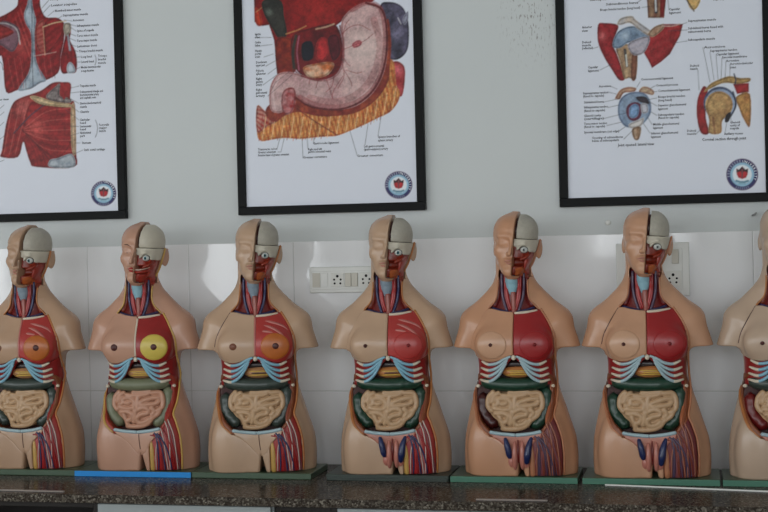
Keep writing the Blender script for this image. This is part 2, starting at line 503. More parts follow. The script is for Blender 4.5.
# ---------------- organs
def build_organs():
    # small intestine: one long warped coil over a filled core
    coils = [[(112, 158), (82, 200), (76, 262), (98, 300)], [(118, 262), (150, 246), (146, 214), (200, 208), (236, 236), (234, 282), (196, 292), (122, 284)], [(150, 165), (122, 190), (108, 232)],
             [(180, 182), (230, 188), (300, 184), (342, 172)], [(368, 166), (430, 168), (452, 222), (446, 282), (412, 312)], [(420, 206), (378, 208), (330, 222), (288, 242), (290, 266), (338, 262), (402, 252), (424, 232)],
             [(264, 306), (300, 288), (342, 302), (338, 332), (290, 342), (256, 372), (272, 412), (322, 402), (346, 378)], [(130, 322), (180, 320), (216, 342), (206, 382), (176, 398), (182, 430)],
             [(178, 440), (240, 444), (300, 436), (342, 414), (372, 372), (412, 342), (430, 308)], [(240, 306), (244, 342), (230, 402)], [(152, 344), (168, 384)], [(372, 290), (388, 320), (372, 348)],
             [(268, 190), (262, 240), (262, 290)], [(200, 244), (176, 250)], [(230, 160), (300, 156), (350, 150)]]
    cpath = []
    for c in coils:
        C = catmull(c, 5)
        wx = -.093+(C[:, 0]-55)/405*.178; wz = .250-(C[:, 1]-145)/310*.125
        yc = -.060-.017*np.clip(1-((wx+.004)/.105)**2-((wz-.185)/.075)**2*0.55, -.8, 1)
        cpath.append(np.stack([wx, yc, wz], 1))
    g = Grid((-.12, -.105, .105), (.115, -.022, .270), .0022)
    F = ell(g.X, g.Y, g.Z, (-.004, -.0405, .188), (.090, .0390, .065))
    for a, b in [ab for C in cpath for ab in zip(C[:-1], C[1:])]:
        # capsules evaluated only near themselves
        lo = np.minimum(a, b)-.02; hi = np.maximum(a, b)+.02
        i = [np.searchsorted(g.ax[q], [lo[q], hi[q]]) for q in range(3)]
        sl = tuple(slice(u, v) for u, v in i)
        X, Y, Z = g.ax[0][sl[0]][:, None, None], g.ax[1][sl[1]][None, :, None], g.ax[2][sl[2]][None, None, :]
        if F.shape != g.shape: F = np.array(g.full(F))
        F[sl] = smin(F[sl], cone(X, Y, Z, a, b, .0084, .0084), .0010)
    MESH['small_intestine'] = g.mesh('small_intestine', F, 1)
    # large intestine with pouches
    def colon(name, pts, r, n=10, bulge=.10, k=9):
        C = catmull(pts, n); t = np.linspace(0, 1, len(C))
        taper = np.clip(np.minimum(t, 1-t)*10, 0, 1)**.5*.35+.65
        return tube(name, C, r*taper*(1+bulge*np.abs(np.sin(t*math.pi*k))), 12)
    MESH['transverse_colon'] = colon('transverse_colon', [(-.100, -.034, .276), (-.07, -.052, .272), (-.035, -.063, .269), (0, -.067, .268), (.035, -.063, .269), (.066, -.052, .272), (.094, -.034, .276)], .0215, bulge=.04, k=7)
    MESH['ascending_colon'] = colon('ascending_colon', [(-.102, -.040, .235), (-.099, -.045, .19), (-.085, -.053, .160), (-.062, -.057, .138)], .0195, k=4, bulge=.05)
    MESH['descending_colon'] = colon('descending_colon', [(.092, -.040, .255), (.091, -.044, .20), (.078, -.050, .160), (.048, -.055, .136)], .0195, k=5, bulge=.05)
    MESH['stomach'] = ellipsoid('stomach', (.008, -.056, .309), (.050, .027, .021), 18, 12)
    for k, dz in enumerate((.004, -.002, -.008)):
        C = catmull([(-.034+.004*k, -.068, .308+dz*1.2), (.0, -.0838, .309+dz), (.030, -.079, .309+dz), (.050, -.063, .306+dz)], 5)
        MESH['stomach_stripe_%d' % k] = tube('stomach_stripe', C, .0021, 6)
    MESH['liver'] = ellipsoid('liver', (.0, -.044, .332), (.055, .030, .022), 18, 10)
    MESH['xiphoid'] = ellipsoid('xiphoid', (0, float(yfront(0, .354))-.001, .355), (.0075, .006, .0085), 10, 7)
    # ribs: blue cartilage bars and white tips, lying on the chest wall
    ribs = [[(-.100, .342), (-.078, .333), (-.052, .337), (-.029, .350), (-.009, .359)],
            [(-.104, .321), (-.078, .314), (-.050, .324), (-.018, .352)],
            [(-.106, .302), (-.078, .296), (-.048, .313), (-.020, .346)],
            [(-.108, .283), (-.078, .279), (-.048, .299), (-.023, .338)]]
    for s, nm in ((1, 'r'), (-1, 'l')):
        for i, R in enumerate(ribs):
            pts = [(x*s*(1 if s == 1 else .97), z) for x, z in R]
            C = on_front(pts, .0015, 6)
            C[:, 1] = np.minimum(C[:, 1], -.02)
            MESH['rib_%s%d' % (nm, i)] = tube('rib', C[5:], [.0048, .0052, .0046, .0036], 8)
            MESH['tip_%s%d' % (nm, i)] = tube('rib_tip', C[:7], [.0032, .0046, .0052], 8)
        MESH['lastrib_%s' % nm] = ellipsoid('rib_tip', (-.117*s*(1 if s == 1 else .96), float(yfront(-.115*s, .262))+.004, .262), (.0075, .006, .006), 10, 7)
    # collar bone edge on top of the exposed chest muscle
    C = on_front([(.004, .5015), (.034, .5035), (.070, .509)], .001); C[:, 1] = np.minimum(C[:, 1], -.03)
    MESH['collarbone_edge'] = tube('collarbone_edge', C, [.0042, .0045, .003], 8)
    C = on_front([(.0, .497), (.0, .46), (.0, .42), (.0, .385), (.0, .366)], -.0005)
    MESH['sternum_edge'] = tube('sternum_edge', C, .0032, 8)
    for k, pts in enumerate([[(.010, .470), (.045, .462), (.080, .440), (.105, .412)], [(.012, .485), (.050, .478), (.088, .462), (.106, .440)], [(.015, .448), (.04, .446), (.07, .438)]]):
        MESH['tendon_%d' % k] = tube('tendon_streak', on_front(pts, -.0050), [.003, .0070, .0064, .003], 10)
    # nipples
    for nm, x in (('r', -.068), ('l', .066)):
        y = float(yfront(x, .397))
        MESH['nipple_'+nm] = ellipsoid('nipple', (x, y-.001, .398), (.0065, .0058, .0065), 12, 8)
    for nm, x in (('r', -.068), ('l', .066)):
        MESH['areola_'+nm] = ellipsoid('areola', (x, float(yfront(x, .397))+.001, .398), (.0125, .0055, .0125), 16, 10)
    MESH['seam'] = tube('seam', on_front([(-.083, .514), (-.105, .475), (-.1255, .43), (-.134, .395)], .0004), [.001, .0016, .0018, .0015], 6)
    # cut rims
    def rim(name, pts, rad, lift=-.0005, n=5):
        MESH[name] = tube(name, on_front(pts, lift, n), rad, 8)
    rim('flank_rim', [(.080, .513), (.103, .475), (.1205, .43), (.124, .395), (.121, .358), (.123, .30), (.1265, .25), (.124, .21), (.118, .174), (.128, .147), (.1415, .10), (.146, .05), (.144, .004)], .0036, -.0018)
    rim('cavity_rim', [(-.1275, .262), (-.132, .235), (-.126, .19), (-.110, .143), (-.080, .113)], [.001, .0042, .0052, .0045, .002], -.0025)
    rim('thigh_rim', [(.046, .094), (.050, .06), (.052, .004)], [.003, .0085, .0095], -.0065)
    rim('neck_rim_r', [(-.050, .604), (-.0505, .585), (-.057, .545), (-.080, .516)], .0026)
    rim('neck_rim_l', [(.043, .604), (.0415, .585), (.047, .545), (.072, .515)], .0026)
    zz, a = HEADT[0], HEADT[1]
    C = np.array([head_pt(np.interp(h, zz, a)*.985, .006, h) for h in np.linspace(.012, .118, 12)])
    MESH['ear_rim'] = tube('ear_rim', C, .0032, 8)
    # pubic band (pale blue bone edge), in two halves
    for nm, pts in (('r', [(-.075, .1235), (-.05, .1185), (-.025, .1155), (-.001, .1135)]), ('l', [(.003, .1135), (.025, .1155), (.052, .1195), (.078, .1255)])):
        C = on_front(pts, .001); C[:, 1] = np.minimum(C[:, 1], -.07)
        MESH['pubic_band_'+nm] = tube('pubic_band', C, .0058, 8)
    C = on_front([(.006, .107), (.007, .090), (.009, .074), (.011, .064)], .0008); C[:, 1] = np.minimum(C[:, 1], -.075)
    MESH['pubic_crease'] = tube('crease', C, .0013, 6)
    yb = -.094
    MESH['section_half_r'] = ellipsoid('section_half', (-.0020, yb, .056), (.0108, .017, .040), 14, 10)
    MESH['section_half_l'] = ellipsoid('section_half', (.0208, yb, .058), (.0108, .017, .040), 14, 10)
    MESH['section_gap'] = tube('section_gap', [(.009, yb-.010, .100), (.0095, yb-.012, .065), (.0098, yb-.010, .038)], [.0018, .0035, .0018], 8)
    MESH['section_base_r'] = ellipsoid('section_base', (-.012, yb+.004, .041), (.012, .014, .018), 12, 8)
    MESH['section_base_l'] = ellipsoid('section_base', (.032, yb+.004, .038), (.012, .014, .018), 12, 8)
    MESH['cord_r'] = tube('cord', catmull([(-.030, yb-.006, .104), (-.024, yb-.010, .084), (-.019, yb-.010, .062), (-.0165, yb-.007, .052)], 4), [.005, .0095, .0095, .0065], 8)
    MESH['cord_l'] = tube('cord', catmull([(.050, yb-.004, .106), (.042, yb-.010, .084), (.037, yb-.012, .058), (.034, yb-.009, .038)], 4), [.005, .0095, .0115, .008], 8)
    # thigh vessels and muscle strands fanning down from the groin
    rnd = random.Random(3)
    for k in range(26):
        t = k/25
        xb = .060+.076*t+rnd.uniform(-.002, .002)
        xt = .068+.040*t+rnd.uniform(-.005, .005); zt = .100+.052*t+rnd.uniform(-.008, .008)
        xm = (xt+xb)/2+rnd.uniform(-.004, .006)
        C = on_front([(xt, zt), (xm, zt*.58+rnd.uniform(-.008, .008)), (xb+rnd.uniform(-.002, .002), .025), (xb, .003)], -.0035)
        MESH['strand_%d' % k] = tube('muscle_strand', C, [.0010, .0023, .0025, .0022], 6)
    ves = [[(.060, .112), (.075, .095), (.088, .06), (.096, .004)], [(.066, .108), (.072, .07), (.074, .03), (.072, .004)], [(.070, .110), (.092, .085), (.108, .05), (.116, .004)]]
    for k, pts in enumerate(ves):
        MESH['vein_%d' % k] = tube('vein', on_front(pts, -.001), [.0034, .0028, .0022], 8)
    for k, pts in enumerate([[(.056, .108), (.082, .080), (.086, .04), (.086, .004)], [(.085, .128), (.103, .10), (.118, .06), (.126, .004)], [(.046, .104), (.070, .102), (.086, .116)]]):
        MESH['artery_%d' % k] = tube('artery', on_front(pts, -.001), [.003, .0024, .002], 8)
    for k, pts in enumerate([[(.095, .150), (.106, .12), (.112, .07), (.110, .004)], [(.082, .128), (.092, .09), (.099, .045), (.104, .004)], [(.074, .100), (.066, .06), (.064, .004)], [(.104, .155), (.122, .11), (.130, .06), (.133, .004)]]):
        MESH['nerve_%d' % k] = tube('nerve', on_front(pts, -.0008), [.0022, .002, .0018], 6)
    # neck: larynx, windpipe, vessels and straps
    def neck(name, pts, rad, dep=.010, sides=8):
        C = catmull(pts, 5)
        y = np.array([float(yfront(np.array([x]), np.array([min(z, .603)]))[0]) for x, z in C])
        MESH[name] = tube(name, np.stack([C[:, 0], y+dep, C[:, 1]], 1), rad, sides)
    neck('larynx', [(-.007, .622), (-.007, .602), (-.006, .580), (-.005, .553)], [.018, .0205, .0185, .006], .018, 14)
    neck('windpipe', [(-.003, .566), (-.002, .545), (-.001, .525), (0, .503)], [.008, .0085, .008, .007], .012, 10)
    for s, nm in ((-1, 'r'), (1, 'l')):
        x0 = -.004
        neck('jugular_'+nm, [(x0+s*.0335, .624), (x0+s*.034, .585), (x0+s*.030, .548), (x0+s*.018, .507)], [.0042, .0046, .0048, .0042], .011)
        neck('carotid_'+nm, [(x0+s*.0235, .624), (x0+s*.0235, .585), (x0+s*.021, .55), (x0+s*.010, .510)], [.0036, .0038, .0042, .0036], .010)
        neck('strap_'+nm, [(x0+s*.017, .610), (x0+s*.019, .575), (x0+s*.014, .54), (x0+s*.005, .512)], [.003, .006, .006, .003], .012)
        neck('side_muscle_'+nm, [(x0+s*.040, .610), (x0+s*.044, .585), (x0+s*.049, .55), (x0+s*.060, .522)], [.004, .008, .011, .010], .017)
        neck('low_vein_'+nm, [(x0+s*.064, .517), (x0+s*.04, .509), (x0+s*.014, .504)], [.004, .005, .005], .009)
    # eye
    ex, ey, ez = .0345, -.0665, .085
    MESH['eye_ring'] = ellipsoid('eye_ring', head_pt(ex, ey+.003, ez), (.0128, .0105, .0108), 18, 12)
    MESH['eyeball'] = ellipsoid('eyeball', head_pt(ex, ey-.001, ez), (.0115, .0125, .0095), 18, 12)
    MESH['iris'] = ellipsoid('iris', head_pt(ex+.001, ey-.0095, ez), (.0058, .0045, .0058), 14, 9)
    MESH['pupil'] = ellipsoid('pupil', head_pt(ex+.0012, ey-.0125, ez), (.0030, .0026, .0030), 12, 8)
    # gum and teeth line, jaw detail on the dissected side
    MESH['tooth_row'] = tube('tooth_row', np.array([head_pt(x, y, z) for x, y, z in ((.004, -.0795, .0455), (.018, -.0775, .0465), (.032, -.066, .050), (.044, -.046, .056))]), [.0022, .0022, .0016, .001], 8)
    MESH['gum'] = tube('gum', np.array([head_pt(x, y, z) for x, y, z in ((.003, -.0785, .0385), (.018, -.0765, .0395), (.033, -.064, .0425), (.046, -.042, .047))]), [.0045, .005, .0045, .003], 8)
    MESH['brow_muscle'] = tube('face_muscle', np.array([head_pt(x, y, z) for x, y, z in ((.050, -.046, .074), (.040, -.060, .062), (.026, -.072, .055))]), [.005, .006, .003], 8)
    # lips, brow and lid paint on the skin side, thin shells lying on the face
    MESH['lip_upper'] = tube('lip', np.array([head_pt(x, y, z) for x, y, z in ((-.021, -.0825, .0470), (-.012, -.0895, .0500), (-.004, -.0920, .0510), (-.0008, -.0922, .0505))]), [.0010, .0024, .0030, .0028], 8)
    MESH['lip_lower'] = tube('lip', np.array([head_pt(x, y, z) for x, y, z in ((-.019, -.0825, .0450), (-.010, -.0888, .0420), (-.0008, -.0910, .0412))]), [.0010, .0030, .0034], 8)
    MESH['brow'] = tube('eyebrow', np.array([head_pt(x, y, z) for x, y, z in ((-.012, -.0885, .120), (-.026, -.0855, .1255), (-.038, -.0785, .1245), (-.048, -.0690, .119))]), [.0008, .0016, .0014, .0006], 6)
    MESH['lid'] = tube('eyelash', np.array([head_pt(x, y, z) for x, y, z in ((-.016, -.0785, .1005), (-.027, -.0800, .0985), (-.038, -.0765, .0985), (-.047, -.0675, .1015))]), [.0006, .0012, .0012, .0006], 6)
build_organs()
# proportions: lift the belly and chest landmarks a little between the base and the collar line
for me in MESH.values():
    V = np.zeros(len(me.vertices)*3, np.float32); me.vertices.foreach_get('co', V); V = V.reshape(-1, 3)
    V[:, 2] += np.interp(V[:, 2], [0, .10, .20, .36, .42, .50], [0, .014, .0125, .011, .007, 0])
    me.vertices.foreach_set('co', V.ravel()); me.update()

# ================================================================= materials
M = {}
def M_(key, rgb, **k):
    f = TONE.get(key.split('_')[0], TONE['*']) if TORSO_TONES else 1.0
    M[key] = mat(key, tuple(f*c for c in srgb(*rgb)), **k)
TORSO_TONES = True
TONE = {'*': .68, 'skin': .72, 'disc': .72, 'bright': .60, 'red': .62, 'gut': .62, 'board': 1.0, 'rib': .72, 'bone': .74, 'skull': .72, 'eye': .8}
SK = dict(rough=.27, spec=.5, vary=.04, scale=14)
M_('skin_tan', (206, 168, 138), **SK)
M_('skin_pink', (214, 164, 138), **SK)
M_('skin_beige', (214, 178, 148), **SK)
M_('skin_orange', (220, 164, 128), **SK)
M_('skin_warm', (220, 168, 134), **SK)
M_('skin_pale', (212, 184, 160), **SK)
M_('disc_light', (224, 174, 140), **SK)
M_('disc_amber', (224, 176, 142), **SK)
OR = dict(rough=.30, spec=.5)
M_('red_muscle', (176, 40, 40), vary=.12, scale=60, **OR)
M_('bright_red', (186, 40, 44), vary=.05, scale=20, **OR)
M_('chest_rose', (196, 62, 58), vary=.16, scale=18, **OR)
M_('dark_red', (120, 26, 26), vary=.2, scale=50, **OR)
M_('maroon', (70, 18, 18), vary=.2, scale=40, **OR)
M_('thigh_red', (188, 62, 58), vary=.2, scale=80, **OR)
M_('thigh_purple', (140, 62, 66), vary=.2, scale=80, **OR)
M_('strand_pink', (210, 120, 116), vary=.15, scale=60, **OR)
M_('strand_red', (190, 44, 44), vary=.15, scale=60, **OR)
M_('strand_mauve', (150, 84, 92), vary=.15, scale=60, **OR)
M_('strand_rust', (150, 70, 52), vary=.15, scale=60, **OR)
M_('nerve_white', (226, 200, 190), vary=.05, **OR)
M_('nerve_tan', (190, 120, 96), vary=.05, **OR)
M_('vein_blue', (52, 52, 98), vary=.1, **OR)
M_('vein_violet', (92, 72, 98), vary=.1, **OR)
M_('artery_red', (164, 34, 38), vary=.1, **OR)
M_('rib_blue', (150, 202, 224), vary=.05, **OR)
M_('rib_pale', (186, 212, 220), vary=.05, **OR)
M_('rib_tip', (240, 226, 204), vary=.04, **OR)
M_('bone', (226, 218, 200), vary=.05, scale=40, rough=.45, spec=.4)
M_('skull_grey', (204, 198, 184), vary=.14, scale=110, bump=.5, rough=.5, spec=.3)
M_('gut_tan', (226, 184, 142), vary=.05, scale=40, rough=.34, spec=.45)
M_('gut_pink', (228, 168, 138), vary=.05, scale=40, rough=.34, spec=.45)
M_('colon_green', (34, 70, 54), vary=.15, scale=30, rough=.28, spec=.5)
M_('colon_grey', (66, 78, 72), vary=.15, scale=30, rough=.28, spec=.5)
M_('colon_sage', (134, 138, 110), vary=.1, scale=30, rough=.35, spec=.45)
M_('stomach_orange', (214, 142, 84), vary=.15, scale=50, **OR)
M_('stomach_tan', (206, 150, 104), vary=.12, scale=50, **OR)
M_('stripe_yellow', (236, 196, 84), vary=.05, **OR)
M_('stripe_dark', (60, 44, 30), vary=.05, **OR)
M_('liver_dark', (40, 18, 18), vary=.2, **OR)
M_('lining', (74, 24, 20), vary=.2, scale=30, rough=.4, spec=.4)
M_('wall_brown', (150, 82, 50), vary=.12, scale=20, rough=.36, spec=.45)
M_('wall_red', (176, 60, 42), vary=.12, scale=20, rough=.36, spec=.45)
M_('rim_gold', (224, 178, 96), vary=.08, scale=30, rough=.36, spec=.45)
M_('rim_orange', (206, 132, 76), vary=.08, scale=30, rough=.36, spec=.45)
M_('rim_amber', (208, 138, 100), vary=.08, scale=30, rough=.36, spec=.45)
M_('flank_red', (176, 46, 40), vary=.12, scale=30, **OR)
M_('flank_brown', (160, 78, 56), vary=.15, scale=20, **OR)
M_('flank_orange', (194, 110, 70), vary=.15, scale=20, **OR)
M_('gland_yellow', (232, 206, 92), vary=.1, scale=120, bump=.3, **OR)
M_('gland_orange', (206, 112, 44), vary=.15, scale=80, **OR)
M_('nipple_dark', (84, 34, 28), rough=.4, spec=.4)
M_('nipple_brown', (140, 84, 60), rough=.4, spec=.4)
M_('nipple_red', (140, 24, 28), rough=.4, spec=.4)
M_('tendon', (214, 128, 120), vary=.08, **OR)
M_('cheek', (158, 54, 34), vary=.35, scale=70, **OR)
M_('cheek_red', (180, 58, 42), vary=.3, scale=70, **OR)
M_('jaw_orange', (202, 104, 52), vary=.3, scale=90, **OR)
M_('jaw_red', (176, 50, 36), vary=.3, scale=90, **OR)
M_('larynx_blue', (160, 206, 222), vary=.1, scale=60, **OR)
M_('larynx_grey', (150, 168, 184), vary=.1, scale=60, **OR)
M_('windpipe', (176, 96, 84), vary=.15, scale=90, **OR)
M_('neck_rust', (150, 60, 40), vary=.25, scale=60, **OR)
M_('eye_white', (226, 228, 224), rough=.2, spec=.5)
M_('eye_dark', (36, 42, 44), rough=.3, spec=.5)
M_('iris_teal', (84, 140, 152), rough=.2, spec=.5)
M_('iris_grey', (190, 196, 194), rough=.2, spec=.5)
M_('pupil_black', (10, 10, 10), rough=.2, spec=.5)
M_('lip_red', (190, 40, 40), rough=.4, spec=.4)
M_('lip_rose', (206, 140, 122), rough=.4, spec=.4)
M_('hair_brown', (70, 36, 28), rough=.6, spec=.3)
M_('tooth', (232, 208, 190), rough=.3, spec=.5)
M_('pubic_pink', (204, 128, 106), vary=.08, **OR)
M_('section_pink', (214, 136, 120), vary=.08, **OR)
M_('cord_blue', (34, 46, 96), vary=.1, **OR)
M_('crease_dark', (96, 56, 44), rough=.5, spec=.3)
M_('board_green', (66, 86, 66), vary=.08, scale=20, rough=.32, spec=.45)
M_('board_teal', (70, 118, 98), vary=.08, scale=20, rough=.32, spec=.45)
M_('board_blue', (30, 138, 214), vary=.04, scale=20, rough=.32, spec=.45)
M_('board_slate', (48, 58, 52), vary=.1, scale=20, rough=.36, spec=.45)

TORSO_TONES = False
# ================================================================= seven torso models on the counter
BOARD_T = 0.0195
def make_torso(i, cfg):
    e = bpy.data.objects.new('anatomical_torso', None)
    COL.objects.link(e)
    e.empty_display_size = 0.1
    e.location = (cfg['bx'], -0.212, 0.0)
    tag(e, cfg['label'], 'torso model', 'anatomical torso models lined up on the granite counter')
    sc = cfg.get('scale', 1.0)
    # everything of the figure shares one local placement on the board
    LOC = (cfg['dx'], cfg.get('dy', 0.0), BOARD_T-.0005); ROT = (0, 0, math.radians(cfg['rot'])); SCL = (sc*cfg.get('wide', 1.015), sc, sc)
    def part(name, key, mk, parent=None, label=None):
        o = add(name, MESH[key], M[mk], parent or e)
        if parent is None:
            o.location = LOC; o.rotation_euler = ROT; o.scale = SCL
        if label: o['label'] = label
        return o
    c = cfg
    g = c['sex']
    # board
    bw, bd = c['bw'], 0.205
    me = box_mesh('base_board', -bw/2, bw/2, -bd/2, bd/2, 0.0, BOARD_T, .0025)
    top = {'board_blue': 'board_green', 'board_teal': 'board_green'}.get(c['board'], c['board'])
    bo = add('base_board', me, M[top], e)
    if top != c['board']:      # painted edging along the front
        add('edge_band', box_mesh('edge_band', -bw/2+.0005, bw/2-.0005, -bd/2-.0022, -bd/2+.0008, .0005, BOARD_T-.0012, .0006), M[c['board']], bo)
    if c.get('double'):
        me2 = box_mesh('lower_board', -bw/2+.004, bw/2-.003, -bd/2-.006, -bd/2+.05, 0.0, BOARD_T*.42, .0015)
        add('lower_board', me2, M['board_slate'], e)
    skin = c['skin']
    part('torso_skin', 'torso_skin', skin)
    hd = part('head_skin', 'head_skin', skin)
    if c.get('makeup'):
        part('eyebrow', 'brow', 'hair_brown', hd); part('eyelash', 'lid', 'hair_brown', hd)
    part('upper_lip', 'lip_upper', c.get('lip', 'lip_rose'), hd); part('lower_lip', 'lip_lower', c.get('lip', 'lip_rose'), hd)
    part('head_core', 'head_core', 'maroon')
    part('skull_cap', 'skull_cap', c.get('cap', 'skull_grey'))
    fb = part('face_bone', 'face_bone', 'bone')
    ch = part('cheek_muscle', 'cheek_muscle', c.get('cheek', 'cheek'))
    part('jaw_muscle', 'jaw_muscle', c.get('jaw', 'jaw_orange'), ch); part('masseter_muscle', 'jaw_joint_muscle', c.get('mass', 'cheek_red'), ch)
    part('face_muscle', 'brow_muscle', 'cheek', ch)
    if c.get('teeth'): part('tooth_row', 'tooth_row', 'tooth', ch); part('gum', 'gum', 'jaw_red', ch)
    ey = part('eye', 'eye_ring', 'eye_dark')
    part('eyeball', 'eyeball', 'eye_white', ey); part('iris', 'iris', c.get('iris', 'iris_grey'), ey); part('pupil', 'pupil', 'pupil_black', ey)
    part('ear_rim', 'ear_rim', c['rim'])
    nk = part('neck_muscle', 'neck_muscle', 'dark_red'); part('throat_muscle', 'neck_muscle_top', 'dark_red', nk)
    part('larynx', 'larynx', c.get('larynx', 'larynx_blue'), nk); part('windpipe', 'windpipe', 'windpipe', nk)
    for s in 'rl':
        part('jugular_vein', 'jugular_'+s, 'vein_violet' if c.get('mute') else 'vein_blue', nk); part('carotid_artery', 'carotid_'+s, 'artery_red', nk)
        part('strap_muscle', 'strap_'+s, 'strand_red', nk); part('side_muscle', 'side_muscle_'+s, c.get('neckside', 'neck_rust'), nk)
        part('clavicle_vein', 'low_vein_'+s, 'vein_blue', nk)
        part('neck_rim', 'neck_rim_'+s, c['rim'])
    cs = part('chest_skin', 'chest_skin', skin)
    if c.get('disc'): part('breast', 'breast_disc', c['disc'], cs)
    part('nipple', 'areola_r' if g == 'f' else 'nipple_r', c['nip'], cs)
    if c.get('seam'): part('seam', 'seam', 'maroon', cs)
    cm = part('chest_muscle', 'chest_muscle', c['chest'])
    part('breast_gland', 'breast_gland', c['gland'], cm); part('nipple', 'areola_l' if g == 'f' else 'nipple_l', c['nip2'], cm)
    part('collarbone_edge', 'collarbone_edge', 'rib_tip', cm)
    if c.get('sternum'): part('sternum_edge', 'sternum_edge', c['sternum'], cm)
    if c.get('tendons'):
        for k in range(3): part('tendon_streak', 'tendon_%d' % k, 'tendon', cm)
    for s, nm in (('r', 'rib_muscle_right'), ('l', 'rib_muscle_left')):
        rm = part('rib_muscle', nm, 'red_muscle')
        for k in range(4):
            part('rib', 'rib_%s%d' % (s, k), c.get('rib', 'rib_blue'), rm); part('rib_tip', 'tip_%s%d' % (s, k), 'rib_tip', rm)
        part('rib_tip', 'lastrib_'+s, 'rib_tip', rm)
    part('breastbone_tip', 'xiphoid', 'rib_tip')
    part('flank_muscle', 'flank_muscle', c['flank'])
    part('flank_rim', 'flank_rim', c['rim'])
    part('abdominal_wall', 'abdominal_wall', c['wall']); part('cavity_lining', 'cavity_lining', 'lining'); part('cavity_rim', 'cavity_rim', c['rim'])
    part('liver', 'liver', 'liver_dark')
    st = part('stomach', 'stomach', c.get('stomach', 'stomach_orange'))
    for k in range(3): part('stomach_stripe', 'stomach_stripe_%d' % k, ('stripe_yellow', c.get('stripe', 'stripe_yellow'), 'stripe_yellow')[k], st)
    part('transverse_colon', 'transverse_colon', c['colon']); part('ascending_colon', 'ascending_colon', c.get('colon2', c['colon'])); part('descending_colon', 'descending_colon', c.get('colon3', c['colon']))
    part('small_intestine', 'small_intestine', c['gut'])
    pp = part('pubic_plate', 'pubic_plate', skin if g == 'f' else 'pubic_pink')
    for s in 'rl': part('pubic_band', 'pubic_band_'+s, 'rib_pale', pp)
    if g == 'f':
        part('crease', 'pubic_crease', 'crease_dark', pp)
    else:
        for s in 'rl':
            part('section_half', 'section_half_'+s, 'section_pink', pp); part('section_base', 'section_base_'+s, 'section_pink', pp); part('cord', 'cord_'+s, 'cord_blue', pp)
        part('section_gap', 'section_gap', 'dark_red', pp)
    th = part('thigh_muscle', 'thigh_muscle', 'thigh_purple' if c.get('mute') else 'thigh_red')
    part('thigh_rim', 'thigh_rim', c.get('thighrim', c['rim']))
    for k in range(26):
        mk = ('strand_pink', 'strand_red', 'thigh_red', 'strand_mauve', 'strand_red')[(k*7+k//3) % 5] if not c.get('mute') else ('strand_mauve', 'thigh_purple', 'vein_violet', 'strand_rust')[(k*7+k//3) % 4]
        part('muscle_strand', 'strand_%d' % k, mk, th)
    for k in range(3):
        part('vein', 'vein_%d' % k, 'vein_violet' if c.get('mute') else 'vein_blue', th); part('artery', 'artery_%d' % k, 'strand_rust' if c.get('mute') else 'artery_red', th)
    for k in range(4): part('nerve', 'nerve_%d' % k, 'nerve_tan' if c.get('mute') else 'nerve_white', th)
    # sub-parts sit in the part's own frame, which is the figure's frame
    return e

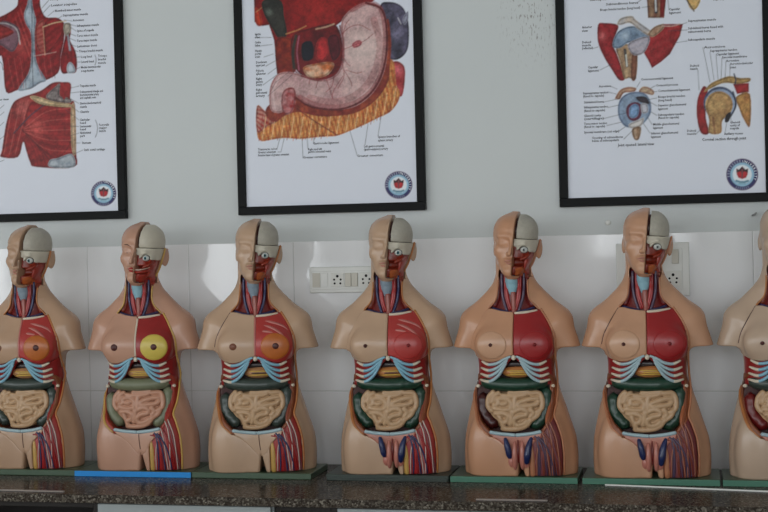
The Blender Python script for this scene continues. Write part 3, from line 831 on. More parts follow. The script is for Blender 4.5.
TORSOS = [
 dict(bx=-1.772, bw=.403, dx=.002, rot=2, wide=.995, sex='f', skin='skin_tan', board='board_green', rim='rim_orange', chest='chest_rose', gland='gland_orange', nip='nipple_brown', nip2='nipple_dark', tendons=True,
      sternum='tendon', flank='flank_red', wall='wall_brown', colon='colon_grey', gut='gut_tan', larynx='larynx_grey', iris='iris_teal', thighrim='rim_gold', stomach='stomach_tan',
      label='tan anatomical torso with orange left breast and grey colon, leftmost, left of the blue-edged board'),
 dict(bx=-1.367, bw=.408, dx=.010, rot=4, wide=1.0, sex='f', skin='skin_pink', board='board_blue', rim='rim_gold', chest='red_muscle', gland='gland_yellow', nip='nipple_dark', nip2='nipple_dark', makeup=True, lip='lip_red', teeth=True,
      sternum='rib_tip', flank='flank_red', wall='wall_red', colon='colon_sage', gut='gut_pink', iris='iris_teal', cap='bone', cheek='cheek_red', jaw='jaw_red', stomach='stomach_tan',
      label='pink-skinned anatomical torso with red lips and round yellow breast gland on a blue-edged board'),
 dict(seam=True, bx=-.960, bw=.402, dx=.001, rot=12, sex='f', skin='skin_beige', board='board_green', rim='rim_orange', chest='chest_rose', gland='gland_orange', nip='nipple_brown', nip2='nipple_dark', tendons=True,
      sternum='tendon', flank='flank_brown', wall='wall_brown', colon='colon_grey', gut='gut_tan', larynx='larynx_grey', iris='iris_teal', thighrim='rim_gold', stripe='stripe_dark', stomach='stomach_tan',
      label='beige anatomical torso with orange breast gland between the blue-edged board and the long socket plate'),
 dict(bx=-.512, bw=.394, dx=.002, rot=5, sex='m', skin='skin_beige', board='board_slate', double=True, rim='rim_orange', chest='chest_rose', gland='chest_rose', nip='nipple_dark', nip2='nipple_red', tendons=True,
      flank='flank_brown', wall='wall_brown', colon='colon_green', gut='gut_tan', larynx='larynx_grey', iris='iris_teal', thighrim='rim_gold', stripe='stripe_dark',
      label='beige anatomical torso with rosy streaked chest muscle and green colon beside the long socket plate'),
 dict(bx=-.113, bw=.394, dx=.006, rot=1, sex='m', skin='skin_orange', board='board_teal', rim='rim_amber', chest='bright_red', gland='bright_red', nip='nipple_dark', nip2='nipple_red', disc='disc_light', mute=True,
      flank='flank_orange', wall='wall_brown', colon='colon_green', gut='gut_tan', rib='rib_pale', colon2='maroon', neckside='dark_red',
      label='orange-tan anatomical torso with plain red chest half on a teal-edged board, third from right'),
 dict(seam=True, bx=.302, bw=.408, dx=-.006, rot=2, sex='m', skin='skin_warm', board='board_teal', rim='rim_amber', chest='bright_red', gland='bright_red', nip='nipple_dark', nip2='nipple_red', disc='disc_amber', mute=True,
      flank='flank_orange', wall='wall_brown', colon='colon_green', gut='gut_tan', rib='rib_pale', neckside='dark_red',
      label='warm tan anatomical torso with plain red chest half in front of the square socket plate'),
 dict(seam=True, bx=.712, bw=.398, dx=-.008, rot=0, sex='m', skin='skin_pale', board='board_teal', rim='rim_orange', chest='chest_rose', gland='chest_rose', nip='nipple_dark', nip2='nipple_red',
      flank='flank_brown', wall='wall_brown', colon='colon_grey', colon2='dark_red', gut='gut_tan',
      label='pale beige anatomical torso cut off by the right edge of the picture'),
]
for i, c in enumerate(TORSOS):
    c.setdefault('scale', 1.0)
    make_torso(i, c)

# ================================================================= the room
R_ = ROOM
M['plaster'] = None
def wall_material():
    m, N, L, P = new_mat('painted_plaster')
    P.inputs['Roughness'].default_value = .6; P.inputs['Specular IOR Level'].default_value = .22
    tc = N.new('ShaderNodeTexCoord')
    nz = N.new('ShaderNodeTexNoise'); nz.inputs['Scale'].default_value = 2.2; nz.inputs['Detail'].default_value = 5
    L.new(tc.outputs['Object'], nz.inputs['Vector'])
    mxn = N.new('ShaderNodeMix'); mxn.data_type = 'RGBA'
    mxn.inputs[6].default_value = (*srgb(199, 204, 205), 1); mxn.inputs[7].default_value = (*srgb(207, 211, 211), 1)
    L.new(nz.outputs['Fac'], mxn.inputs[0])
    # drips and flecks of old dirt left of the right-hand poster
    mp = N.new('ShaderNodeMapping'); mp.inputs['Scale'].default_value = (170, 1, 55)
    L.new(tc.outputs['Object'], mp.inputs['Vector'])
    fl = N.new('ShaderNodeTexNoise'); fl.inputs['Scale'].default_value = 1.0; fl.inputs['Detail'].default_value = 2
    L.new(mp.outputs['Vector'], fl.inputs['Vector'])
    rp = N.new('ShaderNodeValToRGB'); rp.color_ramp.elements[0].position = .57; rp.color_ramp.elements[1].position = .68
    L.new(fl.outputs['Fac'], rp.inputs['Fac'])
    sx = N.new('ShaderNodeSeparateXYZ'); L.new(tc.outputs['Object'], sx.inputs['Vector'])
    def window(sock, c, w):
        a = N.new('ShaderNodeMath'); a.operation = 'SUBTRACT'; L.new(sock, a.inputs[0]); a.inputs[1].default_value = c
        b = N.new('ShaderNodeMath'); b.operation = 'ABSOLUTE'; L.new(a.outputs[0], b.inputs[0])
        d = N.new('ShaderNodeMapRange'); d.inputs[1].default_value = 0; d.inputs[2].default_value = w; d.inputs[3].default_value = 1; d.inputs[4].default_value = 0
        L.new(b.outputs[0], d.inputs[0]); return d.outputs[0]
    m1 = N.new('ShaderNodeMath'); m1.operation = 'MULTIPLY'
    L.new(window(sx.outputs[0], -.055, .13), m1.inputs[0]); L.new(window(sx.outputs[2], 1.50, .20), m1.inputs[1])
    m2 = N.new('ShaderNodeMath'); m2.operation = 'MULTIPLY'; L.new(m1.outputs[0], m2.inputs[0]); L.new(rp.outputs[0], m2.inputs[1])
    m3 = N.new('ShaderNodeMath'); m3.operation = 'MULTIPLY'; L.new(m2.outputs[0], m3.inputs[0]); m3.inputs[1].default_value = 1.0
    m3.use_clamp = True
    dm = N.new('ShaderNodeMix'); dm.data_type = 'RGBA'; L.new(m3.outputs[0], dm.inputs[0]); L.new(mxn.outputs[2], dm.inputs[6]); dm.inputs[7].default_value = (*srgb(92, 78, 74), 1)
    L.new(dm.outputs[2], P.inputs['Base Color'])
    bp = N.new('ShaderNodeBump'); bp.inputs['Strength'].default_value = .12; bp.inputs['Distance'].default_value = .004
    n2 = N.new('ShaderNodeTexNoise'); n2.inputs['Scale'].default_value = 9; n2.inputs['Detail'].default_value = 3
    L.new(tc.outputs['Object'], n2.inputs['Vector']); L.new(n2.outputs['Fac'], bp.inputs['Height']); L.new(bp.outputs['Normal'], P.inputs['Normal'])
    return m
M['plaster'] = wall_material()
def tile_material():
    m, N, L, P = new_mat('glazed_tile')
    P.inputs['Base Color'].default_value = (*srgb(234, 235, 237), 1)
    P.inputs['Roughness'].default_value = .07; P.inputs['Specular IOR Level'].default_value = .5
    tc = N.new('ShaderNodeTexCoord'); nz = N.new('ShaderNodeTexNoise'); nz.inputs['Scale'].default_value = 7; nz.inputs['Detail'].default_value = 1
    L.new(tc.outputs['Object'], nz.inputs['Vector'])
    bp = N.new('ShaderNodeBump'); bp.inputs['Strength'].default_value = .10; bp.inputs['Distance'].default_value = .004
    L.new(nz.outputs['Fac'], bp.inputs['Height']); L.new(bp.outputs['Normal'], P.inputs['Normal'])
    return m
M['tile'] = tile_material()
M_('grout', (206, 207, 205), rough=.8, spec=.2, vary=.08, scale=40)
def granite_material():
    m, N, L, P = new_mat('granite')
    P.inputs['Roughness'].default_value = .20; P.inputs['Specular IOR Level'].default_value = .03
    tc = N.new('ShaderNodeTexCoord')
    def voro(scale):
        v = N.new('ShaderNodeTexVoronoi'); v.inputs['Scale'].default_value = scale; L.new(tc.outputs['Object'], v.inputs['Vector']); return v
    v1 = voro(210); r1 = N.new('ShaderNodeValToRGB')
    e = r1.color_ramp.elements
    e[0].position = 0; e[0].color = (*srgb(44, 39, 35), 1); e[1].position = 1; e[1].color = (*srgb(128, 122, 112), 1)
    for p, c in ((.4, (60, 53, 47)), (.68, (82, 76, 69)), (.86, (92, 86, 78))):
        q = e.new(p); q.color = (*srgb(*c), 1)
    sp = N.new('ShaderNodeSeparateColor'); L.new(v1.outputs['Color'], sp.inputs[0]); L.new(sp.outputs[0], r1.inputs['Fac'])
    L.new(r1.outputs['Color'], P.inputs['Base Color'])
    return m
M['granite'] = granite_material()
M_('ceiling_white', (222, 222, 218), rough=.9, spec=.2, vary=.03, scale=3)
M_('floor_tile', (196, 190, 180), rough=.35, spec=.4, vary=.1, scale=6)
M['pane_glass'], _N, _L, _P = new_mat('pane_glass'); _P.inputs['Transmission Weight'].default_value = 1.0; _P.inputs['Roughness'].default_value = .02
M_('window_frame', (120, 120, 118), rough=.4, spec=.5)

def struct(name, me, m, parent=None):
    o = add(name, me, m, parent)
    if parent is None: o['kind'] = 'structure'
    return o
TILE_TOP, TILE_H, TILE_W, TILE_X0 = .760, .511, .380, -1.654
wb = struct('wall_back', box_mesh('wall_back', R_['x0'], R_['x1'], .004, .15, R_['z0'], R_['z1']), M['plaster'])
# tile rows below the plaster: every tile its own slab, joints open to the grout bed
bed = struct('grout_bed', box_mesh('grout_bed', R_['x0'], R_['x1'], .0025, .006, R_['z0'], TILE_TOP), M['grout'], wb)
tile_me = box_mesh('tile', -TILE_W/2+.0011, TILE_W/2-.0011, 0, .006, -TILE_H/2+.0011, TILE_H/2-.0011, .0012)
k0 = int(math.floor((-3.2-TILE_X0)/TILE_W)); k1 = int(math.ceil((1.9-TILE_X0)/TILE_W))
for r in range(2):
    for k in range(k0, k1):
        add('tile', tile_me, M['tile'], wb, loc=(TILE_X0+TILE_W*(k+.5), 0, TILE_TOP-TILE_H*(r+.5)))
struct('floor', box_mesh('floor', R_['x0'], R_['x1'], R_['y0'], .15, R_['z0']-.1, R_['z0']), M['floor_tile'])
struct('ceiling', box_mesh('ceiling', R_['x0'], R_['x1'], R_['y0'], .15, R_['z1'], R_['z1']+.1), M['ceiling_white'])
struct('wall_right', box_mesh('wall_right', R_['x1'], R_['x1']+.15, R_['y0'], .15, R_['z0'], R_['z1']), M['plaster'])
def pierced_wall(name, u0, u1, wins, place):
    import bmesh
    bm = bmesh.new()
    def bx(a, b, z0, z1):
        if b-a < 1e-4 or z1-z0 < 1e-4: return
        t = box_data(*place(a, b), z0, z1)
        me = bpy.data.meshes.new('t'); t.to_mesh(me); t.free(); bm.from_mesh(me); bpy.data.meshes.remove(me)
    u = u0
    for a, b, c, d in wins:
        bx(u, a, R_['z0'], R_['z1']); bx(a, b, R_['z0'], c); bx(a, b, d, R_['z1']); u = b
    bx(u, u1, R_['z0'], R_['z1'])
    me = bpy.data.meshes.new(name); bm.to_mesh(me); bm.free()
    struct(name, me, M['plaster'])
pierced_wall('wall_front', R_['x0']-.2, R_['x1'], WINDOWS_AND_FILL, lambda a, b: (a, b, R_['y0']-.2, R_['y0']))
pierced_wall('wall_left', R_['y0'], .15, ADDED_SIDE_WINDOWS, lambda a, b: (R_['x0']-.2, R_['x0'], a, b))
n = 0  # frames for the windows and the added fill ones alike
for wins, place in ((WINDOWS_AND_FILL, lambda a, b, o0, o1: (a, b, R_['y0']+o0, R_['y0']+o1)), (ADDED_SIDE_WINDOWS, lambda a, b, o0, o1: (R_['x0']+o0, R_['x0']+o1, a, b))):
    for a, b, c, d in wins:
        n += 1
        fr = struct('window_%d' % n, box_mesh('frame_sill', *place(a, b, -.09, .02), c, c+.04, .003), M['window_frame'])
        bars = [('frame_head', a, b, d-.04, d), ('frame_jamb', a, a+.04, c+.04, d-.04), ('frame_jamb', b-.04, b, c+.04, d-.04)]
        nb = max(1, int(round((b-a)/.6))-1)
        bars += [('mullion', a+(b-a)*(k+1)/(nb+1)-.02, a+(b-a)*(k+1)/(nb+1)+.02, c+.04, d-.04) for k in range(nb)]
        for nm, p, q, z0, z1 in bars:
            struct(nm, box_mesh(nm, *place(p, q, -.08, -.03), z0, z1, .003), M['window_frame'], fr)
        struct('pane', box_mesh('pane', *place(a+.02, b-.02, -.135, -.13), c+.02, d-.02), M['pane_glass'], fr)

# countertop and the cabinets under it
ct = box_mesh('countertop', R_['x0']+1.5, R_['x1']-.5, -.636, -.002, -.026, 0, .004)
tag(add('countertop', ct, M['granite']), 'speckled brown-grey polished granite countertop carrying the row of torsos', 'countertop')
M_('cabinet_grey', (150, 157, 158), rough=.5, spec=.4, vary=.03, scale=5)
M_('cabinet_dark', (34, 30, 28), rough=.6, spec=.3)
M_('handle_steel', (150, 150, 150), rough=.3, metal=.9)
def cabinet(x0, x1, ndoor, label, openfront=False):
    e = bpy.data.objects.new('base_cabinet', None); COL.objects.link(e); e.location = ((x0+x1)/2, -.30, R_['z0'])
    tag(e, label, 'cabinet', 'base cabinets under the granite counter')
    w = x1-x0; h = -.027-R_['z0']-.001
    t = .018
    def pb(nm, q, mk, par=None):
        o = add(nm, box_mesh(nm, *q, .0015), M[mk], par or e); return o
    body = 'cabinet_grey' if not openfront else 'cabinet_dark'
    pb('side_panel', (-w/2, -w/2+t, -.29, .29, 0, h), body); pb('side_panel', (w/2-t, w/2, -.29, .29, 0, h), body)
    pb('back_panel', (-w/2+t, w/2-t, .27, .285, 0, h), body); pb('bottom_panel', (-w/2+t, w/2-t, -.29, .27, .06, .08), body)
    pb('top_rail', (-w/2+t, w/2-t, -.29, -.24, h-.02, h), body)
    if openfront:
        pb('shelf', (-w/2+t, w/2-t, -.27, .27, h*.5, h*.5+.018), body)
    else:
        for k in range(ndoor):
            a = -w/2+.002+k*(w-.004)/ndoor; b = a+(w-.004)/ndoor-.003
            d = pb('door', (a, b, -.31, -.291, .07, h-.004), 'cabinet_grey')
            add('handle', tube('handle', [(b-.04, -.318, h-.14), (b-.04, -.330, h-.13), (b-.04, -.330, h-.05), (b-.04, -.318, h-.04)], .005, 8), M['handle_steel'], d)
cabinet(-2.30, -1.362, 1, 'dark open-fronted base cabinet under the leftmost torso', True)
cabinet(-1.358, -.797, 1, 'pale grey base cabinet door under the blue-edged board')
cabinet(-.793, -.602, 1, 'narrow dark open base cabinet niche under the counter', True)
cabinet(-.598, .20, 2, 'pale grey two-door base cabinet right of the narrow dark niche')
cabinet(.204, 1.15, 2, 'pale grey two-door base cabinet at the right end of the counter')
# a white strip lying on the granite, dull ones modelled for line reflections
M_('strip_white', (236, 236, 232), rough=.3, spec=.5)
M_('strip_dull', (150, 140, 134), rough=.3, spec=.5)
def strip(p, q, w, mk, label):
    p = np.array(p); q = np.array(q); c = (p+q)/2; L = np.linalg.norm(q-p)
    me = box_mesh('strip_and_glint', -L/2, L/2, -w/2, w/2, 0, .004, .0012)
    o = add('strip_and_glint', me, M[mk], None, loc=(c[0], c[1], 0), rz=math.atan2(q[1]-p[1], q[0]-p[0]))
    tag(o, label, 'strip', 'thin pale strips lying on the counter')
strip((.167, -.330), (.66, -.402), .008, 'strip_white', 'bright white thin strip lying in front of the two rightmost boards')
strip((-.183, -.606), (.022, -.602), .010, 'strip_dull', 'short dull reflection line, modelled as a strip, by the counter edge left of the bright white strip')
strip((-2.0, -.586), (-1.471, -.600), .010, 'strip_dull', 'dull pale reflection line, modelled as a strip, by the counter edge below the leftmost torso')

# electrical plates on the tiles
M_('plate_white', (218, 219, 215), rough=.25, spec=.5)
M_('module_white', (212, 212, 206), rough=.3, spec=.5)
M_('switch_cream', (196, 192, 180), rough=.35, spec=.5)
M_('hole_black', (16, 16, 16), rough=.6, spec=.2)
def disc_mesh(name, r, t, seg=14):
    V = [(r*math.cos(2*math.pi*k/seg), y, r*math.sin(2*math.pi*k/seg)) for y in (-t, 0) for k in range(seg)]
    F = [tuple(range(seg)), tuple(range(2*seg-1, seg-1, -1))]+[(k, seg+k, seg+(k+1) % seg, (k+1) % seg) for k in range(seg)]
    return mesh_from(name, V, F, False)
HOLE_BIG, HOLE = disc_mesh('hole', .0048, .0006), disc_mesh('hole', .0036, .0006)
def socket(parent, cx, cz, y, w=.046, h=.046):
    s = add('socket_module', box_mesh('socket_module', cx-w/2, cx+w/2, y-.003, y, cz-h/2, cz+h/2, .001), M['module_white'], parent)
    for dx, dz, me in ((0, .0125, HOLE_BIG), (-.0115, .001, HOLE), (.0115, .001, HOLE), (-.010, -.012, HOLE), (.010, -.012, HOLE)):
        add('hole', me, M['hole_black'], s, loc=(cx+dx, y-.0028, cz+dz))
def switch(parent, cx, cz, y, w=.021, h=.046, mk='switch_cream'):
    s = add('switch', box_mesh('switch', cx-w/2, cx+w/2, y-.0055, y, cz-h/2, cz+h/2, .0015), M[mk], parent)
    return s
# long plate
e = bpy.data.objects.new('socket_plate', None); COL.objects.link(e)
tag(e, 'long white wall plate with two five-pin sockets and switches on the tiles', 'socket')
x0, x1, z0, z1 = -.836, -.566, .583, .671
add('plate', box_mesh('plate', x0, x1, -.010, -.0002, z0, z1, .003), M['plate_white'], e)
add('inner_frame', box_mesh('inner_frame', x0+.008, x1-.008, -.0125, -.010, z0+.012, z1-.014, .001), M['plate_white'], e)
zc_ = (z0+z1)/2
add('blank_module', box_mesh('blank_module', -.824, -.797, -.0150, -.0125, zc_-.024, zc_+.024, .001), M['switch_cream'], e)
add('blank_module', box_mesh('blank_module', -.794, -.770, -.0145, -.0125, zc_-.024, zc_+.024, .001), M['plate_white'], e)
socket(e, -.736, zc_, -.0125)
switch(e, -.699, zc_, -.0125); switch(e, -.676, zc_, -.0125)
socket(e, -.636, zc_, -.0125)
switch(e, -.598, zc_, -.0125)
e = bpy.data.objects.new('socket_plate', None); COL.objects.link(e)
tag(e, 'square white wall plate with a switch and five-pin socket behind the head near the right', 'socket')
x0, x1, z0, z1 = .196, .428, .556, .728
add('plate', box_mesh('plate', x0, x1, -.010, -.0002, z0, z1, .003), M['plate_white'], e)
add('inner_frame', box_mesh('inner_frame', x0+.022, x1-.022, -.0120, -.010, z0+.022, z1-.018, .001), M['plate_white'], e)
switch(e, .384, .683, -.012, .022, .046, 'switch_cream'); socket(e, .376, .612, -.012, .050, .050)
switch(e, .250, .683, -.012, .022, .046, 'switch_cream'); socket(e, .250, .612, -.012, .050, .050)
# white cap modelled for a bright highlight on the plaster, and a metal hook
cap = ellipsoid('wall_glint', (0, 0, 0), (.010, .004, .009), 14, 8)
tag(add('wall_glint', cap, M['plate_white'], None, loc=(.172, .0025, .797)), 'small round white cap modelled for a highlight on the wall left of the second head from the right', 'wall highlight')
tag(add('wall_hook', tube('wall_hook', [(0, 0, 0), (.0, -.012, .0), (.006, -.018, .003), (.012, -.016, .008)], .0028, 8), M['handle_steel'], None, loc=(.626, .004, .808)), 'tiny metal hook on the wall under the right poster corner', 'hook')

# ================================================================= framed anatomical posters
def project(P):
    d = P-CAM_POS
    w = d@CF
    return 384+CAM_F*(d@CR)/w, 256-CAM_F*(d@CU)/w
def at(px, py, Y):
    d = CF+(px-384)/CAM_F*CR-(py-256)/CAM_F*CU
    t = (Y-CAM_POS[1])/d[1]
    return CAM_POS[0]+t*d[0], CAM_POS[2]+t*d[2]
M_('frame_black', (18, 19, 20), rough=.5, spec=.12)
M_('ink', (30, 32, 40), rough=.5, spec=.3)
M_('ink_white', (226, 228, 232), rough=.5, spec=.3)
def print_material():
    m, N, L, P = new_mat('printed_poster')
    P.inputs['Roughness'].default_value = .35; P.inputs['Specular IOR Level'].default_value = .2
    a = N.new('ShaderNodeVertexColor'); a.layer_name = 'print'
    L.new(a.outputs['Color'], P.inputs['Base Color'])
    return m
M['print'] = print_material()
PAPER_Y = -.012
class Sheet:
    """a fine mesh sheet that carries the flat print as per-vertex ink"""
    def __init__(s, x0, x1, z0, z1, step=.0024):
        nx, nz = int((x1-x0)/step)+1, int((z1-z0)/step)+1
        xs, zs = np.linspace(x0, x1, nx), np.linspace(z0, z1, nz)
        XX, ZZ = np.meshgrid(xs, zs, indexing='ij')
        s.V = np.stack([XX.ravel(), np.full(XX.size, PAPER_Y), ZZ.ravel()], 1)
        i = np.arange(nx*nz).reshape(nx, nz)
        s.F = np.stack([i[:-1, :-1].ravel(), i[1:, :-1].ravel(), i[1:, 1:].ravel(), i[:-1, 1:].ravel()], 1)
        s.u, s.v = project(s.V)                     # print coordinates: the drawing's own units
        s.C = np.tile(np.array(srgb(219, 223, 234)), (len(s.V), 1))
        r = np.random.RandomState(5)
        s.ph = r.rand(64)*6.28
    def noise(s, f=1.0, k=0):
        """smooth value noise, about -1..1; f: cycles per print unit, k: seed"""
        tab = np.random.RandomState(100+k).rand(64, 64)*2-1
        def octave(u, v):
            i, j = np.floor(u).astype(int), np.floor(v).astype(int)
            a, b = u-i, v-j
            a = a*a*(3-2*a); b = b*b*(3-2*b)
            t = lambda p, q: tab[p % 64, q % 64]
            return t(i, j)*(1-a)*(1-b)+t(i+1, j)*a*(1-b)+t(i, j+1)*(1-a)*b+t(i+1, j+1)*a*b
        u, v = s.u*f*.5, s.v*f*.5
        return octave(u, v)+.5*octave(u*2.03+7, v*2.03+3)
    def blend(s, a, col):
        a = np.clip(a, 0, 1)[:, None]
        s.C = s.C*(1-a)+np.asarray(col)*a
    def sd(s, pts, smooth=True):
        P = catmull(pts, 4, True) if smooth else np.array(pts, float)
        d = np.full(len(s.u), 1e9); ins = np.zeros(len(s.u), bool)
        lo, hi = P.min(0)-6, P.max(0)+6
        near = (s.u > lo[0]) & (s.u < hi[0]) & (s.v > lo[1]) & (s.v < hi[1])
        u, v = s.u[near], s.v[near]; dd = d[near]; ii = ins[near]
        for k in range(len(P)):
            a, b = P[k], P[(k+1) % len(P)]; e = b-a; L = e@e+1e-9
            t = np.clip(((u-a[0])*e[0]+(v-a[1])*e[1])/L, 0, 1)
            dd = np.minimum(dd, (u-a[0]-t*e[0])**2+(v-a[1]-t*e[1])**2)
            if abs(e[1]) > 1e-9: ii ^= ((a[1] > v) != (b[1] > v)) & (u < e[0]*(v-a[1])/e[1]+a[0])
        d[near] = np.sqrt(dd); ins[near] = ii
        d[ins] *= -1
        return d
    def fill(s, pts, c1, c2=None, fib=None, f=1.0, amt=.55, edge=None, smooth=True, k=0, hl=None):
        """organ shape: base colour c1, fibres or mottling towards c2, darker outline, drawn highlight"""
        d = s.sd(pts, smooth); m = np.clip(.5-d, 0, 1)
        col = np.tile(np.array(srgb(*c1)), (len(d), 1))
        if c2 is not None:
            if fib is not None:
                q = s.u*fib[0]+s.v*fib[1]+2.0*s.noise(.12, k)
                t = .5+.5*np.sin(q*f)*.8+.25*s.noise(.5, k+9)
            else:
                t = .5+.6*s.noise(.22*f, k)
            t = np.clip(t, 0, 1)[:, None]*amt
            col = col*(1-t)+np.array(srgb(*c2))*t
        if hl is not None:
            (hx_, hy_, hr, hc) = hl
            t = np.exp(-((s.u-hx_)**2+(s.v-hy_)**2)/hr**2)[:, None]*.8
            col = col*(1-t)+np.array(srgb(*hc))*t
        e = np.clip(1-np.abs(d+1.0)/1.3, 0, 1)[:, None]*.6
        ec = np.array(srgb(*(edge or tuple(int(x*.45) for x in c1))))
        col = col*(1-e)+ec*e
        s.blend(m, col)
    def line(s, pts, w, c, a=1.0, smooth=False):
        P = catmull(pts, 5) if smooth else np.array(pts, float)
        d = np.full(len(s.u), 1e9)
        lo, hi = P.min(0)-5-w, P.max(0)+5+w
        near = (s.u > lo[0]) & (s.u < hi[0]) & (s.v > lo[1]) & (s.v < hi[1])
        u, v = s.u[near], s.v[near]; dd = d[near]
        for k in range(len(P)-1):
            A, B = P[k], P[k+1]; e = B-A; L = e@e+1e-9
            t = np.clip(((u-A[0])*e[0]+(v-A[1])*e[1])/L, 0, 1)
            dd = np.minimum(dd, np.hypot(u-A[0]-t*e[0], v-A[1]-t*e[1]))
        d[near] = dd
        s.blend(np.clip(w/2+.45-d, 0, 1)*a, srgb(*c))
    def disc(s, c, r, col, r2=None):
        d = np.hypot(s.u-c[0], (s.v-c[1]))
        m = np.clip(r-d+.4, 0, 1)
        if r2 is not None: m = m*np.clip(d-r2+.4, 0, 1)
        s.blend(m, srgb(*col))
    def crest(s, c, r):
        s.disc(c, r, (40, 44, 96)); s.disc(c, r*.97, (104, 60, 92), r*.93)
        s.disc(c, r*.75, (150, 190, 214)); s.disc(c, r*.60, (226, 232, 238))
        X = lambda q: (c[0]+q[0]*r, c[1]+q[1]*r)
        s.fill([X(q) for q in ((-.36, -.36), (-.2, -.30), (0, -.5), (.2, -.30), (.36, -.36), (.34, 0), (.24, .20), (0, .28), (-.24, .20), (-.34, 0))], (190, 40, 48), edge=(120, 24, 30), smooth=False)
        s.fill([X(q) for q in ((-.36, -.36), (-.2, -.30), (0, -.5), (.2, -.30), (.36, -.36), (.35, -.12), (.12, -.2), (0, -.05), (-.12, -.2), (-.35, -.12))], (44, 34, 40), smooth=False)
        s.line([X((0, -.3)), X((0, .16))], r*.12, (120, 60, 66))
        s.line([X((-.36, .40)), X((-.15, .47)), X((.15, .47)), X((.36, .40))], r*.14, (96, 140, 160))
        s.line([X((-.2, .58)), X((.2, .58))], r*.09, (120, 170, 190))
        for k in range(9):     # unreadable letters on the left of the ring, small name below
            t = math.radians(172+k*11)
            s.line([X((.80*math.cos(t), .80*math.sin(t))), X((.92*math.cos(t), .92*math.sin(t)))], .8, (196, 200, 214), .75)
        for k in range(7):
            t = math.radians(64+k*8.5)
            s.line([X((.82*math.cos(t), .82*math.sin(t))), X((.92*math.cos(t), .92*math.sin(t)))], .7, (170, 176, 196), .6)
    def grain(s, amt=.34):
        """hand-painted mottling of the illustrations, not of the paper"""
        ink = np.clip((np.array(srgb(219, 223, 234))-s.C).max(1)*2.2-.25, 0, 1)
        n = .55*s.noise(.9, 20)+.45*s.noise(1.7, 30)+.5*s.noise(.33, 40)
        s.C *= (1+amt*n*ink-.10*ink)[:, None]
    def build(s, parent):
        me = mesh_from('sheet', s.V, s.F[:, ::1], False)
        at_ = me.color_attributes.new('print', 'FLOAT_COLOR', 'POINT')
        c = np.ones((len(s.V), 4), np.float32); c[:, :3] = np.clip(s.C, 0, 1)
        at_.data.foreach_set('color', c.ravel())
        return add('sheet', me, M['print'], parent)

TEXT_CACHE = {}
def text_geo(t):
    """outline letters as plain geometry (vertices, faces, width, height of capital)"""
    if t not in TEXT_CACHE:
        cu = bpy.data.curves.new('lettering', 'FONT'); cu.body = t; cu.size = 1.0; cu.resolution_u = 1; cu.offset = .018
        ob = bpy.data.objects.new('lettering', cu); COL.objects.link(ob)
        me = ob.to_mesh()
        V = np.zeros(len(me.vertices)*3); me.vertices.foreach_get('co', V); V = V.reshape(-1, 3)
        Fc = [tuple(p.vertices) for p in me.polygons]
        ob.to_mesh_clear(); bpy.data.objects.remove(ob); bpy.data.curves.remove(cu)
        TEXT_CACHE[t] = (V, Fc, V[:, 0].max() if len(V) else 1)
    return TEXT_CACHE[t]
class Letters:
    def __init__(s): s.V = []; s.F = []
    def put(s, t, px, py, h=2.6, w=None, right=False):
        """t: text, (px, py): start of base line, h: cap height, w: wanted width; print units"""
        V, Fc, tw = text_geo(t)
        x, z = at(px, py, PAPER_Y); x2, _ = at(px+1, py, PAPER_Y); _, z2 = at(px, py-1, PAPER_Y)
        sz = h/.70*(z2-z); sx = sz if w is None else w*(x2-x)/tw
        n = len(s.V); off = -tw*sx if right else 0
        s.V += [(x+off+v[0]*sx, PAPER_Y-.0006, z+v[1]*sz) for v in V]
        s.F += [tuple(n+i for i in f) for f in Fc]
    def ring(s, t, c, r, a0, a1, h):
        cx, cz = at(c[0], c[1], PAPER_Y); u, _ = at(c[0]+1, c[1], PAPER_Y); sc = u-cx
        for k, ch in enumerate(t):
            if ch == ' ': continue
            a = math.radians(a0+(a1-a0)*k/max(1, len(t)-1))
            V, Fc, tw = text_geo(ch); n = len(s.V); q = h/.7*sc; rot = a-math.pi/2
            for v in V:
                lx, lz = (v[0]-tw/2)*q, v[1]*q
                s.V.append((cx+r*sc*math.cos(a)+lx*math.cos(rot)-lz*math.sin(rot), PAPER_Y-.0006, cz+r*sc*math.sin(a)+lx*math.sin(rot)+lz*math.cos(rot)))
            s.F += [tuple(n+i for i in f) for f in Fc]
    def build(s, name, m, parent):
        return add(name, mesh_from(name, s.V, s.F, False), m, parent)

def poster(x0, x1, z0, z1, label, draw, crest):
    e = bpy.data.objects.new('framed_poster', None); COL.objects.link(e)
    tag(e, label, 'poster', 'framed anatomical posters')
    fw, dp = .0285, .022
    yb = .0035
    for nm, q in (('frame_bottom', (x0, x1, z0, z0+fw)), ('frame_top', (x0, x1, z1-fw, z1)), ('frame_side', (x0, x0+fw, z0+fw, z1-fw)), ('frame_side', (x1-fw, x1, z0+fw, z1-fw))):
        add(nm, box_mesh(nm, q[0], q[1], -dp, yb, q[2], q[3], .002), M['frame_black'], e)
    add('backing', box_mesh('backing', x0+.004, x1-.004, -.009, yb, z0+.004, z1-.004), M['frame_black'], e)
    s = Sheet(x0+fw-.003, x1-fw+.003, z0+fw-.003, z1-fw+.003)
    T = Letters(); W = Letters()
    draw(s, T)
    s.grain()
    s.crest(*crest)
    W.ring('UNIVERSITY', crest[0], crest[1]*.775, 84, -22, crest[1]*.15)
    sh = s.build(e)
    T.build('lettering', M['ink'], sh)['kind'] = 'stuff'
    W.build('crest_lettering', M['ink_white'], sh)['kind'] = 'stuff'
    return e

RED, RED2, DRED = (150, 30, 34), (190, 66, 64), (92, 16, 20)
INKC = (54, 56, 66)
def labels(s, T, rows):
    for t, px, py, w, lead in rows:
        T.put(t, px, py, 2.3, w)
        if lead: s.line(lead, .55, INKC, .8)

